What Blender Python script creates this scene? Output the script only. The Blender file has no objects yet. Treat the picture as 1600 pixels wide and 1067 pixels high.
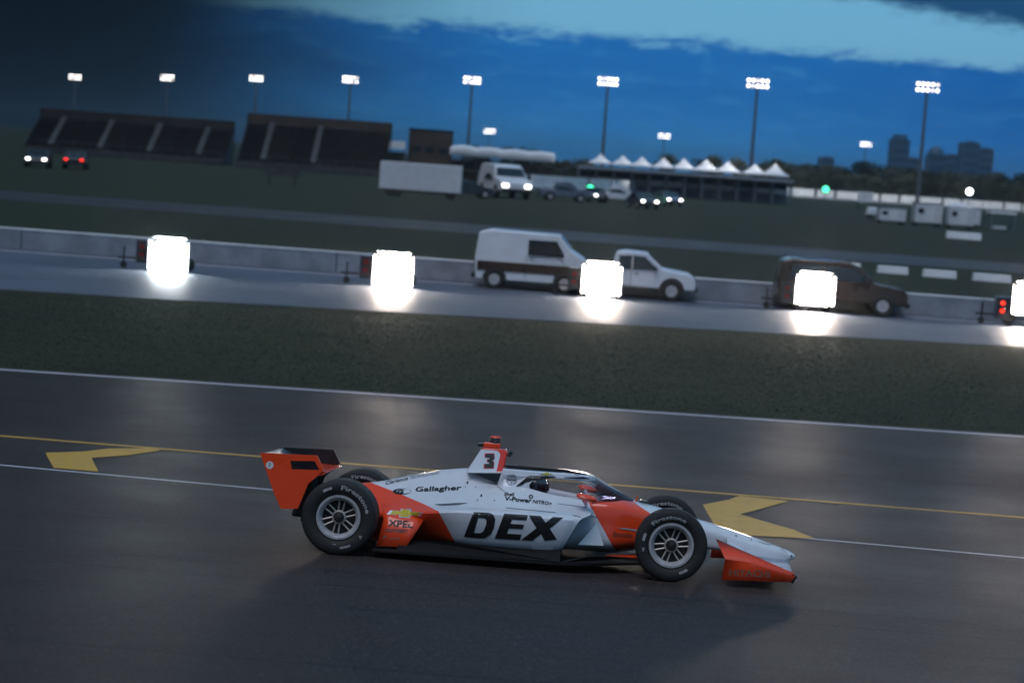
import bpy, bmesh, math, random
import numpy as np
from mathutils import Vector, Matrix
from mathutils.bvhtree import BVHTree
random.seed(7)
SC = bpy.context.scene
COL = SC.collection
PI = math.pi
R = math.radians

# ------------------------------------------------------------------ camera
CAM = np.array([2.33867073, -18.16012455, 3.79437187])
CM = np.array([[0.9959863430395368, -0.049730124362719945, -0.07441854076504463],
               [0.05637418059564942, 0.9943432442983808, 0.09001924394450152],
               [0.06952090506386768, -0.09385322183622136, 0.9931557866266811]])  # columns: right, forward, up
FPX = 3000.0                      # focal length in photograph pixels (1600 wide)
BANK = -0.096494187               # the track falls away from the camera by about 5.5 degrees
cam_data = bpy.data.cameras.new('camera')
cam = bpy.data.objects.new('camera', cam_data)
COL.objects.link(cam)
cam_data.sensor_width = 36.0
cam_data.lens = FPX / 1600 * 36.0
cam_data.clip_start = 0.1
cam_data.clip_end = 20000
_r, _f, _u = CM[:, 0], CM[:, 1], CM[:, 2]
cam.matrix_world = Matrix(((_r[0], _u[0], -_f[0], CAM[0]), (_r[1], _u[1], -_f[1], CAM[1]),
                           (_r[2], _u[2], -_f[2], CAM[2]), (0, 0, 0, 1)))
cam_data.dof.use_dof = True
cam_data.dof.focus_distance = 18.2
cam_data.dof.aperture_fstop = 1.6
SC.camera = cam

# ------------------------------------------------------------------ sky, sun, exposure
SC.view_settings.view_transform = 'Standard'
SC.view_settings.look = 'None'
SC.view_settings.exposure = 0.0
SC.view_settings.gamma = 1.0
SC.view_settings.use_curve_mapping = False
SUN_EL, SUN_AZ = R(62), R(205)     # soft light from above, a little from the camera's side; azimuth from +Y to +X

world = bpy.data.worlds.new('World')
SC.world = world
world.use_nodes = True
NT = world.node_tree
NT.nodes.clear()


def nd(nt, typ, **kw):
    n = nt.nodes.new(typ)
    for k, v in kw.items():
        setattr(n, k, v)
    return n


def mth(nt, op, a, b=None, c=None, clamp=False):
    n = nt.nodes.new('ShaderNodeMath')
    n.operation = op
    n.use_clamp = clamp
    for i, v in enumerate((a, b, c)):
        if v is None:
            continue
        if isinstance(v, (int, float)):
            n.inputs[i].default_value = v
        else:
            nt.links.new(v, n.inputs[i])
    return n.outputs[0]


def smooth(nt, v, lo, hi, a=0.0, b=1.0):
    n = nt.nodes.new('ShaderNodeMapRange')
    n.interpolation_type = 'SMOOTHSTEP'
    nt.links.new(v, n.inputs[0])
    n.inputs[1].default_value = lo
    n.inputs[2].default_value = hi
    n.inputs[3].default_value = a
    n.inputs[4].default_value = b
    return n.outputs[0]


def mixc(nt, f, a, b, mode='MIX'):
    n = nt.nodes.new('ShaderNodeMix')
    n.data_type = 'RGBA'
    n.blend_type = mode
    for s, v in ((n.inputs[0], f), (n.inputs[6], a), (n.inputs[7], b)):
        if isinstance(v, (int, float)):
            s.default_value = v
        elif isinstance(v, tuple):
            s.default_value = (*v, 1) if len(v) == 3 else v
        else:
            nt.links.new(v, s)
    return n.outputs[2]


def noise(nt, vec, scale, detail=4, rough=0.55, dist=0.0):
    n = nt.nodes.new('ShaderNodeTexNoise')
    n.inputs['Scale'].default_value = scale
    n.inputs['Detail'].default_value = detail
    n.inputs['Roughness'].default_value = rough
    n.inputs['Distortion'].default_value = dist
    nt.links.new(vec, n.inputs['Vector'])
    return n.outputs['Fac']


def comb(nt, x, y, z):
    n = nt.nodes.new('ShaderNodeCombineXYZ')
    for i, v in enumerate((x, y, z)):
        if isinstance(v, (int, float)):
            n.inputs[i].default_value = v
        else:
            nt.links.new(v, n.inputs[i])
    return n.outputs[0]


tc = nd(NT, 'ShaderNodeTexCoord')
sep = nd(NT, 'ShaderNodeSeparateXYZ')
NT.links.new(tc.outputs['Generated'], sep.inputs[0])
az = mth(NT, 'MULTIPLY', mth(NT, 'ARCTAN2', sep.outputs[0], sep.outputs[1]), 57.2958)   # degrees, 0 = straight across the track
el = mth(NT, 'MULTIPLY', mth(NT, 'ARCSINE', sep.outputs[2]), 57.2958)
el = mth(NT, 'MAXIMUM', el, 0.0)
v1 = comb(NT, mth(NT, 'MULTIPLY', az, 0.16), mth(NT, 'MULTIPLY', el, 0.75), 0.0)
n_big = noise(NT, v1, 0.8, 5, 0.55, 0.3)
v2 = comb(NT, mth(NT, 'MULTIPLY', az, 0.5), mth(NT, 'MULTIPLY', el, 1.9), 3.0)
n_fine = noise(NT, v2, 1.3, 6, 0.6, 0.6)
e2 = mth(NT, 'ADD', el, mth(NT, 'MULTIPLY', mth(NT, 'SUBTRACT', n_fine, 0.5), 0.9))
v3 = comb(NT, mth(NT, 'MULTIPLY', az, 1.1), mth(NT, 'MULTIPLY', el, 2.6), 7.0)
n_puff = noise(NT, v3, 1.6, 7, 0.68, 0.4)
e2 = mth(NT, 'ADD', e2, mth(NT, 'MULTIPLY', mth(NT, 'SUBTRACT', n_puff, 0.5), 0.75))
e2 = mth(NT, 'ADD', e2, mth(NT, 'MULTIPLY', mth(NT, 'SUBTRACT', n_big, 0.5), 1.1))
e2 = mth(NT, 'SUBTRACT', e2, mth(NT, 'MULTIPLY', mth(NT, 'SUBTRACT', az, 0.0), -0.012))
gap = smooth(NT, e2, 3.5, 4.0)                       # clear band above the cloud bank
top = smooth(NT, mth(NT, 'ADD', e2, mth(NT, 'MULTIPLY', az, 0.085)), 5.6, 6.3)    # cloud again above it
sky = nd(NT, 'ShaderNodeTexSky')
sky.sky_type = 'NISHITA'
sky.sun_disc = False
sky.sun_elevation = R(3)
sky.sun_rotation = R(160)
clear = mixc(NT, 1.0, sky.outputs[0], (0.40, 0.95, 1.35), 'MULTIPLY')
clear = mixc(NT, 0.65, clear, (1.9, 5.4, 9.2))
streak = mth(NT, 'MULTIPLY', smooth(NT, n_fine, 0.45, 0.75), smooth(NT, n_puff, 0.3, 0.7))
low = mixc(NT, smooth(NT, el, 0.0, 2.6), (0.20, 2.3, 6.0), (0.08, 1.35, 4.4))
low = mixc(NT, mth(NT, 'MULTIPLY', streak, 0.5), low, (0.7, 3.4, 6.6))
low = mixc(NT, smooth(NT, az, 3.0, 14.0, 0.0, 0.6), low, (0.02, 0.85, 3.5))
broken = mixc(NT, smooth(NT, n_big, 0.42, 0.62), (0.5, 1.7, 3.2), (1.9, 3.9, 5.6))
c = mixc(NT, gap, low, clear)
c = mixc(NT, top, c, mixc(NT, smooth(NT, el, 5.0, 14.0), (0.08, 0.6, 1.6), broken))
west = smooth(NT, mth(NT, 'ADD', az, mth(NT, 'MULTIPLY', mth(NT, 'SUBTRACT', n_big, 0.5), 5.0)), -14.5, -2.0)
west = mth(NT, 'MAXIMUM', west, smooth(NT, el, 9.0, 30.0, 0.0, 0.55))               # the storm bank is low: the sky opens overhead
c = mixc(NT, west, (0.02, 0.05, 0.10), c)
bg = nd(NT, 'ShaderNodeBackground')
NT.links.new(c, bg.inputs[0])
bg.inputs[1].default_value = 0.1
outw = nd(NT, 'ShaderNodeOutputWorld')
NT.links.new(bg.outputs[0], outw.inputs[0])

sun_d = bpy.data.lights.new('sun', 'SUN')
sun_d.energy = 1.2
sun_d.angle = R(40)
sun_d.color = (0.90, 0.89, 1.0)
sun = bpy.data.objects.new('sun', sun_d)
COL.objects.link(sun)
_sd = Vector((math.sin(SUN_AZ) * math.cos(SUN_EL), math.cos(SUN_AZ) * math.cos(SUN_EL), math.sin(SUN_EL)))
sun.rotation_euler = _sd.to_track_quat('Z', 'Y').to_euler()


# ------------------------------------------------------------------ measuring helpers
def ray(px, py):
    return CM @ np.array([(px - 800) / FPX, 1.0, (533.5 - py) / FPX])


def at_z(px, py, z):
    d = ray(px, py)
    return CAM + d * ((z - CAM[2]) / d[2])


def at_y(px, py, y):
    d = ray(px, py)
    return CAM + d * ((y - CAM[1]) / d[1])


_cb, _sb = math.cos(BANK), math.sin(BANK)
BKT = np.array([[1, 0, 0], [0, _cb, _sb], [0, -_sb, _cb]])          # world -> car
CAMC = BKT @ CAM


def car_y(px, py, y):
    d = BKT @ ray(px, py)
    q = CAMC + d * ((y - CAMC[1]) / d[1])
    return (float(q[0]), float(q[2]))


S0 = math.tan(-BANK)
YA, YB = 4.0, 14.0


def prof(y):                      # height of the ground across the track
    if y < -11:
        return S0 * 11
    if y < YA:
        return -S0 * y
    u = min(y - YA, YB - YA)
    return -S0 * YA - (S0 * u - S0 * u * u / (2 * (YB - YA)))


ZF = prof(60)


def ground_at(px, py):
    d = ray(px, py)
    t = 5.0
    while t < 900:
        q = CAM + d * t
        if q[2] < prof(q[1]):
            break
        t += 0.02
    return q


# ------------------------------------------------------------------ materials
def mat(name, col, rough=0.5, metal=0.0, var=0.0, scale=4.0, bump=0.0, bscale=60.0, coat=0.0, stretch=None, emit=0.0, spec=0.5):
    m = bpy.data.materials.new(name)
    m.use_nodes = True
    nt = m.node_tree
    b = nt.nodes['Principled BSDF']
    b.inputs['Base Color'].default_value = (*col, 1)
    b.inputs['Roughness'].default_value = rough
    b.inputs['Metallic'].default_value = metal
    b.inputs['Specular IOR Level'].default_value = spec
    if coat:
        b.inputs['Coat Weight'].default_value = coat
        b.inputs['Coat Roughness'].default_value = 0.06
    if emit:
        b.inputs['Emission Color'].default_value = (*col, 1)
        b.inputs['Emission Strength'].default_value = emit
    t = nt.nodes.new('ShaderNodeTexCoord')
    vec = t.outputs['Object']
    if stretch:
        mp = nt.nodes.new('ShaderNodeMapping')
        mp.inputs['Scale'].default_value = stretch
        nt.links.new(vec, mp.inputs[0])
        vec = mp.outputs[0]
    if var:
        f = noise(nt, vec, scale, 6, 0.6)
        lo = tuple(x * (1 - var) for x in col)
        hi = tuple(min(1, x * (1 + var)) for x in col)
        nt.links.new(mixc(nt, smooth(nt, f, 0.3, 0.7), lo, hi), b.inputs['Base Color'])
        nt.links.new(smooth(nt, f, 0.2, 0.8, max(0.02, rough - 0.1), min(1, rough + 0.1)), b.inputs['Roughness'])
    if bump:
        f = noise(nt, t.outputs['Object'], bscale, 3, 0.6)
        bn = nt.nodes.new('ShaderNodeBump')
        bn.inputs['Strength'].default_value = bump
        bn.inputs['Distance'].default_value = 0.01
        nt.links.new(f, bn.inputs['Height'])
        nt.links.new(bn.outputs[0], b.inputs['Normal'])
    return m


def lamp_mat(name, col, strength):
    m = bpy.data.materials.new(name)
    m.use_nodes = True
    nt = m.node_tree
    nt.nodes.clear()
    e = nt.nodes.new('ShaderNodeEmission')
    e.inputs[0].default_value = (*col, 1)
    e.inputs[1].default_value = strength
    o = nt.nodes.new('ShaderNodeOutputMaterial')
    nt.links.new(e.outputs[0], o.inputs[0])
    return m


WHITE, ORANGE = (0.74, 0.76, 0.80), (0.92, 0.07, 0.014)
M = dict(
    carbon=mat('carbon', (0.012, 0.012, 0.014), 0.38, var=0.3, scale=20, bump=0.15, bscale=220),
    floor_black=mat('floor_matt', (0.010, 0.010, 0.011), 0.7, var=0.3, scale=14, spec=0.25),
    gloss_black=mat('gloss_black', (0.008, 0.008, 0.01), 0.15, coat=0.5),
    rubber=mat('rubber', (0.018, 0.017, 0.017), 0.72, var=0.25, scale=9, bump=0.25, bscale=120),
    rim=mat('rim_alloy', (0.52, 0.50, 0.52), 0.35, 0.25, var=0.15, scale=12),
    spoke=mat('spoke_alloy', (0.46, 0.41, 0.37), 0.35, 0.3, var=0.15, scale=14),
    brake=mat('brake_dark', (0.03, 0.026, 0.024), 0.6, 0.3, var=0.3, scale=20),
    white=mat('white_paint', WHITE, 0.28, coat=0.6, var=0.03, scale=3),
    orange=mat('orange_paint', ORANGE, 0.28, coat=0.6, var=0.05, scale=3),
    ink=mat('black_print', (0.012, 0.012, 0.014), 0.45),
    ink_grey=mat('grey_print', (0.10, 0.11, 0.13), 0.45),
    ink_dark_orange=mat('dull_print', (0.16, 0.05, 0.03), 0.45),
    ink_white=mat('white_print', (0.75, 0.75, 0.75), 0.5),
    ink_tyre=mat('tyre_print', (0.36, 0.35, 0.34), 0.65, var=0.3, scale=60),
    ink_red=mat('red_print', (0.75, 0.05, 0.05), 0.45),
    gold=mat('gold_print', (0.55, 0.42, 0.03), 0.4, 0.2),
    silver=mat('silver_print', (0.55, 0.57, 0.6), 0.3, 0.4),
    suit=mat('driver_suit', (0.03, 0.03, 0.035), 0.8, var=0.3, scale=15, bump=0.3),
    helmet=mat('helmet_shell', (0.05, 0.05, 0.06), 0.2, coat=0.5),
    metal=mat('galvanised_steel', (0.25, 0.26, 0.28), 0.45, 0.7, var=0.25, scale=3),
    dark_metal=mat('dark_steel', (0.035, 0.037, 0.042), 0.5, 0.4, var=0.3, scale=4),
    concrete=mat('concrete', (0.24, 0.27, 0.31), 0.75, var=0.22, scale=1.2, bump=0.3, bscale=25),
    white_wall=mat('white_wall_paint', (0.78, 0.79, 0.80), 0.55, var=0.12, scale=0.6, bump=0.1, bscale=10),
    tent=mat('tent_fabric', (0.80, 0.80, 0.82), 0.7, var=0.06, scale=1.0, bump=0.2, bscale=4),
    brown=mat('brown_cladding', (0.055, 0.038, 0.028), 0.75, var=0.25, scale=0.7, bump=0.3, bscale=9),
    stand=mat('stand_metal', (0.032, 0.027, 0.026), 0.7, 0.1, var=0.3, scale=0.5),
    seat=mat('bench_aluminium', (0.075, 0.07, 0.075), 0.55, 0.4, var=0.3, scale=0.8),
    glass_dark=mat('dark_glass', (0.01, 0.013, 0.018), 0.08, spec=0.8),
    truck_white=mat('truck_white', (0.70, 0.71, 0.74), 0.35, coat=0.4, var=0.06, scale=1.5),
    truck_brown=mat('truck_brown', (0.04, 0.022, 0.014), 0.3, coat=0.5, var=0.1, scale=1.5),
    car_blue=mat('car_grey_blue', (0.10, 0.13, 0.18), 0.3, coat=0.5, var=0.1, scale=1.5),
    car_dark=mat('car_dark', (0.02, 0.022, 0.028), 0.3, coat=0.5, var=0.1, scale=1.5),
    city=mat('city_facade', (0.05, 0.09, 0.16), 0.45, var=0.2, scale=0.03),  # blue cast of distant air put into the facade colour
    city2=mat('city_facade_pale', (0.07, 0.11, 0.18), 0.45, var=0.2, scale=0.03),  # same distance blue in a paler facade colour
    pane=mat('window_pane', (0.02, 0.025, 0.035), 0.15),
    bark=mat('bark', (0.05, 0.037, 0.028), 0.9, var=0.3, scale=3, bump=0.5, bscale=9),
    leaf=mat('leaf_dark', (0.035, 0.048, 0.022), 0.75, var=0.35, scale=0.4),
    leaf2=mat('leaf_olive', (0.05, 0.055, 0.025), 0.75, var=0.35, scale=0.4),
    flood=lamp_mat('floodlight_glow', (1.0, 0.97, 0.95), 5.0),
    panel=lamp_mat('panel_glow', (1.0, 0.86, 0.74), 150.0),
    headlight=lamp_mat('headlight_glow', (1.0, 0.95, 0.93), 9.0),
    red_lamp=lamp_mat('red_lamp_glow', (1.0, 0.03, 0.015), 3.0),
    green_lamp=lamp_mat('green_lamp_glow', (0.05, 1.0, 0.45), 4.0),
)
M['panel_cool'] = lamp_mat('panel_cool_glow', (0.93, 1.0, 1.0), 80.0)
M['flood_dim'] = lamp_mat('floodlight_dim_glow', (1.0, 0.90, 0.86), 2.2)
M['red_lens'] = mat('red_lens_unlit', (0.25, 0.012, 0.01), 0.25)
M['spot_white'] = lamp_mat('white_lamp_glow', (1, 1, 0.97), 14.0)


# ------------------------------------------------------------------ mesh helpers
class G:
    def __init__(s):
        s.v, s.f = [], []

    def add(s, vs, fs):
        o = len(s.v)
        s.v += [tuple(map(float, p)) for p in vs]
        s.f += [tuple(i + o for i in f) for f in fs]
        return s

    def box(s, c, d, rz=0.0, top=None, ry=0.0):
        hx, hy, hz = d[0] / 2, d[1] / 2, d[2] / 2
        tx, ty = (hx, hy) if top is None else (hx * top[0], hy * top[1])
        p = [(-hx, -hy, -hz), (hx, -hy, -hz), (hx, hy, -hz), (-hx, hy, -hz), (-tx, -ty, hz), (tx, -ty, hz), (tx, ty, hz), (-tx, ty, hz)]
        m = Matrix.Translation(c) @ Matrix.Rotation(rz, 4, 'Z') @ Matrix.Rotation(ry, 4, 'Y')
        return s.add([m @ Vector(q) for q in p], [(0, 3, 2, 1), (4, 5, 6, 7), (0, 1, 5, 4), (1, 2, 6, 5), (2, 3, 7, 6), (3, 0, 4, 7)])

    def rod(s, a, b, r0, r1=None, n=8, caps=True, flat=1.0):
        r1 = r0 if r1 is None else r1
        a, b = Vector(a), Vector(b)
        q = (b - a).to_track_quat('Z', 'Y')
        vs = []
        for p, r in ((a, r0), (b, r1)):
            for k in range(n):
                t = 2 * PI * k / n
                vs.append(p + q @ Vector((r * math.cos(t), r * flat * math.sin(t), 0)))
        fs = [(k, (k + 1) % n, n + (k + 1) % n, n + k) for k in range(n)]
        if caps:
            fs += [tuple(range(n))[::-1], tuple(range(n, 2 * n))]
        return s.add(vs, fs)

    def lathe(s, pr, n=48, closed=False):          # profile (r, y) about the y axis
        m = len(pr)
        vs = [(r * math.cos(2 * PI * k / n), y, r * math.sin(2 * PI * k / n)) for k in range(n) for r, y in pr]
        fs = []
        for k in range(n):
            k2 = (k + 1) % n
            for j in range(m if closed else m - 1):
                j2 = (j + 1) % m
                fs.append((k * m + j, k * m + j2, k2 * m + j2, k2 * m + j))
        return s.add(vs, fs)

    def prism(s, pts, y0, y1, f=None):             # polygon in (x, z) extruded along y
        n = len(pts)
        vs = [(x, y0, z) for x, z in pts] + [(x, y1, z) for x, z in pts]
        fs = [tuple(range(n)), tuple(range(n, 2 * n))[::-1]] + [(k, n + k, n + (k + 1) % n, (k + 1) % n) for k in range(n)]
        return s.add(vs, fs)

    def build(s, name, m, parent=None, smooth_deg=None, bevel=0.0, solid=0.0, loc=None, data=None):
        me = bpy.data.meshes.new(name)
        me.from_pydata(s.v, [], s.f)
        bm = bmesh.new()
        bm.from_mesh(me)
        bmesh.ops.recalc_face_normals(bm, faces=bm.faces)
        bm.to_mesh(me)
        bm.free()
        if m is not None:
            me.materials.append(m)
        if smooth_deg:
            me.shade_smooth()
            me.set_sharp_from_angle(angle=R(smooth_deg))
        return link(name, me, parent, loc, bevel, solid)


def link(name, me, parent=None, loc=None, bevel=0.0, solid=0.0):
    o = bpy.data.objects.new(name, me)
    COL.objects.link(o)
    if parent:
        o.parent = parent
    if loc is not None:
        o.location = loc
    if solid:
        md = o.modifiers.new('solid', 'SOLIDIFY')
        md.thickness = solid
        md.offset = 0
    if bevel:
        md = o.modifiers.new('bevel', 'BEVEL')
        md.width = bevel
        md.segments = 2
        md.limit_method = 'ANGLE'
    return o


def tag(o, label, cat, group=None, kind=None):
    if label:
        o['label'] = label
    if cat:
        o['category'] = cat
    if group:
        o['group'] = group
    if kind:
        o['kind'] = kind
    return o


def thing(name, label, cat, loc=(0, 0, 0), rz=0.0, group=None):
    o = bpy.data.objects.new(name, None)
    COL.objects.link(o)
    o.location = loc
    o.rotation_euler = (0, 0, rz)
    o.empty_display_size = 0.3
    return tag(o, label, cat, group)


def dup(root, loc, rz=0.0, label=None, scale=None):
    r = root.copy()
    COL.objects.link(r)
    r.location = loc
    r.rotation_euler = (0, 0, rz)
    if scale:
        r.scale = scale
    if label:
        r['label'] = label
    for ch in list(root.children):
        c2 = ch.copy()
        COL.objects.link(c2)
        c2.parent = r
        for g in list(ch.children):
            d = g.copy()
            COL.objects.link(d)
            d.parent = c2
    return r


def pchip(xs, ys, q):
    xs, ys = np.array(xs, float), np.array(ys, float)
    h = np.diff(xs)
    d = np.diff(ys) / h
    m = np.zeros_like(ys)
    m[0], m[-1] = d[0], d[-1]
    for i in range(1, len(xs) - 1):
        if d[i - 1] * d[i] > 0:
            w1, w2 = 2 * h[i] + h[i - 1], h[i] + 2 * h[i - 1]
            m[i] = (w1 + w2) / (w1 / d[i - 1] + w2 / d[i])
    i = np.clip(np.searchsorted(xs, q) - 1, 0, len(xs) - 2)
    t = (q - xs[i]) / h[i]
    return ((1 + 2 * t) * (1 - t) ** 2 * ys[i] + t * (1 - t) ** 2 * h[i] * m[i] + t * t * (3 - 2 * t) * ys[i + 1] + t * t * (t - 1) * h[i] * m[i + 1])


def loft(st, nx=60, sub=4, xq=None):
    """st: list of (x, [(y, z)...]) half sections from spine to keel, optionally (dx, y, z); returns a mirrored G."""
    st = sorted(st, key=lambda s: s[0])
    xs = [s[0] for s in st]
    m = len(st[0][1])
    P = np.array([[(p if len(p) == 3 else (0.0, p[0], p[1])) for p in s[1]] for s in st])      # station, point, (dx, y, z)
    q = np.linspace(xs[0], xs[-1], nx) if xq is None else np.array(xq)
    A = np.stack([np.stack([pchip(xs, P[:, j, k], q) for k in range(3)], 1) for j in range(m)], 1)   # nx, m, 3
    rows = []
    for a in A:
        pts = []
        for j in range(m - 1):
            p0, p1, p2, p3 = a[max(j - 1, 0)], a[j], a[j + 1], a[min(j + 2, m - 1)]
            if j == 0:
                p0 = np.array([a[1][0], -a[1][1], a[1][2]])
            for k in range(sub):
                t = k / sub
                T = 0.38
                m1, m2 = T * (p2 - p0), T * (p3 - p1)
                pts.append((2 * t ** 3 - 3 * t * t + 1) * p1 + (t ** 3 - 2 * t * t + t) * m1 + (-2 * t ** 3 + 3 * t * t) * p2 + (t ** 3 - t * t) * m2)
        pts.append(a[-1])
        rows.append(pts)
    g = G()
    n = len(rows[0])
    vs, fs = [], []
    for sgn in (-1, 1):
        o = len(vs)
        for x, row in zip(q, rows):
            vs += [(x + p[0], sgn * p[1], p[2]) for p in row]
        for i in range(len(q) - 1):
            for j in range(n - 1):
                fs.append((o + i * n + j, o + (i + 1) * n + j, o + (i + 1) * n + j + 1, o + i * n + j + 1))
    g.add(vs, fs)
    g.ends = (rows[0], rows[-1], n)
    return g


def weld(g, name, m, parent, deg=40, solid=0.0):
    me = bpy.data.meshes.new(name)
    me.from_pydata(g.v, [], g.f)
    bm = bmesh.new()
    bm.from_mesh(me)
    bmesh.ops.remove_doubles(bm, verts=bm.verts, dist=0.0008)
    bmesh.ops.recalc_face_normals(bm, faces=bm.faces)
    bm.to_mesh(me)
    bm.free()
    me.materials.append(m)
    me.shade_smooth()
    me.set_sharp_from_angle(angle=R(deg))
    return link(name, me, parent, solid=solid)


# ------------------------------------------------------------------ lettering
_tcache = {}


def text_tris(s, bold=0.0, shear=0.0, spacing=1.0):
    key = (s, bold, shear, spacing)
    if key in _tcache:
        return _tcache[key]
    cu = bpy.data.curves.new('txt', 'FONT')
    cu.body = s
    cu.size = 1.0
    cu.offset = bold
    cu.shear = shear
    cu.space_character = spacing
    cu.resolution_u = 3
    cu.fill_mode = 'FRONT'
    ob = bpy.data.objects.new('txt', cu)
    COL.objects.link(ob)
    bpy.context.view_layer.update()
    me = ob.evaluated_get(bpy.context.evaluated_depsgraph_get()).to_mesh()
    v = np.array([(p.co.x, p.co.y) for p in me.vertices])
    me.calc_loop_triangles()
    f = [tuple(t.vertices) for t in me.loop_triangles]
    ob.to_mesh_clear()
    bpy.data.objects.remove(ob)
    bpy.data.curves.remove(cu)
    v = v - np.array([v[:, 0].min(), v[:, 1].min()])
    v = v / np.array([v[:, 0].max(), v[:, 1].max()])          # unit box
    _tcache[key] = (v, f)
    return v, f


def polys_tris(polys):
    """flat polygons (outer, holes) -> unit-free vertices and faces through a bmesh fill."""
    bm = bmesh.new()
    for loops in polys:
        es = []
        for lp in loops:
            vs = [bm.verts.new((x, y, 0)) for x, y in lp]
            es += [bm.edges.new((vs[i], vs[(i + 1) % len(vs)])) for i in range(len(vs))]
        bmesh.ops.triangle_fill(bm, use_beauty=True, edges=es)
    bm.verts.index_update()
    v = np.array([(p.co.x, p.co.y) for p in bm.verts])
    f = [tuple(q.index for q in fc.verts) for fc in bm.faces]
    bm.free()
    return v, f


def finer(v, f, step):
    bm = bmesh.new()
    vs = [bm.verts.new((p[0], p[1], 0)) for p in v]
    for t in f:
        try:
            bm.faces.new([vs[i] for i in t])
        except ValueError:
            pass
    for ax in (0, 1):
        lo, hi = v[:, ax].min(), v[:, ax].max()
        k = math.floor(lo / step) + 1
        while k * step < hi:
            co, no = [0, 0, 0], [0, 0, 0]
            co[ax], no[ax] = k * step, 1
            bmesh.ops.bisect_plane(bm, geom=bm.verts[:] + bm.edges[:] + bm.faces[:], plane_co=co, plane_no=no)
            k += 1
    bm.verts.index_update()
    v2 = np.array([(p.co.x, p.co.y) for p in bm.verts])
    f2 = [tuple(q.index for q in fc.verts) for fc in bm.faces]
    bm.free()
    return v2, f2


def bvh_of(objs):
    vs, fs = [], []
    for o in objs:
        dg = bpy.context.evaluated_depsgraph_get()
        me = o.evaluated_get(dg).to_mesh()
        k = len(vs)
        mt = o.matrix_local
        vs += [mt @ p.co for p in me.vertices]
        fs += [tuple(i + k for i in p.vertices) for p in me.polygons]
        o.evaluated_get(dg).to_mesh_clear()
    return BVHTree.FromPolygons(vs, fs)


def on_skin(bvh, px, py):
    """point of the bodywork (x, z) that the photograph shows at a pixel"""
    d = Vector(BKT @ ray(px, py)).normalized()
    h = bvh.ray_cast(Vector(CAMC), d)
    if h[0] is None:
        return None
    return (h[0].x, h[0].z)


def stick(bvh, name, v, f, m, parent, lift=0.004, step=0.05):
    """lay flat lettering, given in side view (x, z), on the near side of a surface"""
    v, f = finer(np.array(v), f, step)
    out, last = [], -0.7
    for x, z in v:
        h = bvh.ray_cast(Vector((x, -2.5, z)), Vector((0, 1, 0)))
        if h[0] is None:
            out.append((x, last - 0.001, z))
            continue
        n = h[1]
        if n.y > 0:
            n = -n
        p = h[0] + n * lift
        last = p.y
        out.append(tuple(p))
    me = bpy.data.meshes.new(name)
    me.from_pydata(out, [], f)
    me.materials.append(m)
    return link(name, me, parent)


def word(bvh, name, s, p0, p1, h, m, parent, bold=0.0, shear=0.0, spacing=1.0, lift=0.004):
    """text whose baseline runs from pixel p0 to pixel p1, h pixels high (at the start)"""
    a, b = on_skin(bvh, *p0), on_skin(bvh, *p1)
    t = on_skin(bvh, p0[0], p0[1] - h)
    if a is None or b is None:
        return None
    if t is None:
        t = (a[0], a[1] + h / 170)
    v, f = text_tris(s, bold, shear, spacing)
    ux, uz = b[0] - a[0], b[1] - a[1]
    hx, hz = (t[0] - a[0]) * 0.0, abs(t[1] - a[1])
    w = [(a[0] + p[0] * ux + p[1] * hx, a[1] + p[0] * uz + p[1] * hz) for p in v]
    return stick(bvh, name, w, f, m, parent, lift)


def patch(bvh, name, loops_px, m, parent, lift=0.004, step=0.05):
    """flat mark whose outline (and holes) are given as photograph pixels on the bodywork"""
    loops = []
    for lp in loops_px:
        q = [on_skin(bvh, *p) for p in lp]
        q = [p for p in q if p is not None]
        if len(q) < 3:
            return None
        loops.append(q)
    v, f = polys_tris([loops])
    return stick(bvh, name, v, f, m, parent, lift, step)


#PART2
# ================================================================== the setting
def strip_mesh(name, ys_fn, xs, m, lift=0.0, ny=1, kind='structure'):
    """sheet over x stations; ys_fn(x) -> (y near, y far); follows the ground profile"""
    g = G()
    vs, fs = [], []
    for x in xs:
        a, b = ys_fn(x)
        for j in range(ny + 1):
            y = a + (b - a) * j / ny
            vs.append((x, y, prof(y) + lift))
    n = ny + 1
    for i in range(len(xs) - 1):
        for j in range(ny):
            fs.append((i * n + j, (i + 1) * n + j, (i + 1) * n + j + 1, i * n + j + 1))
    g.add(vs, fs)
    o = g.build(name, m, smooth_deg=30)
    if kind:
        o['kind'] = kind
    return o


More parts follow.
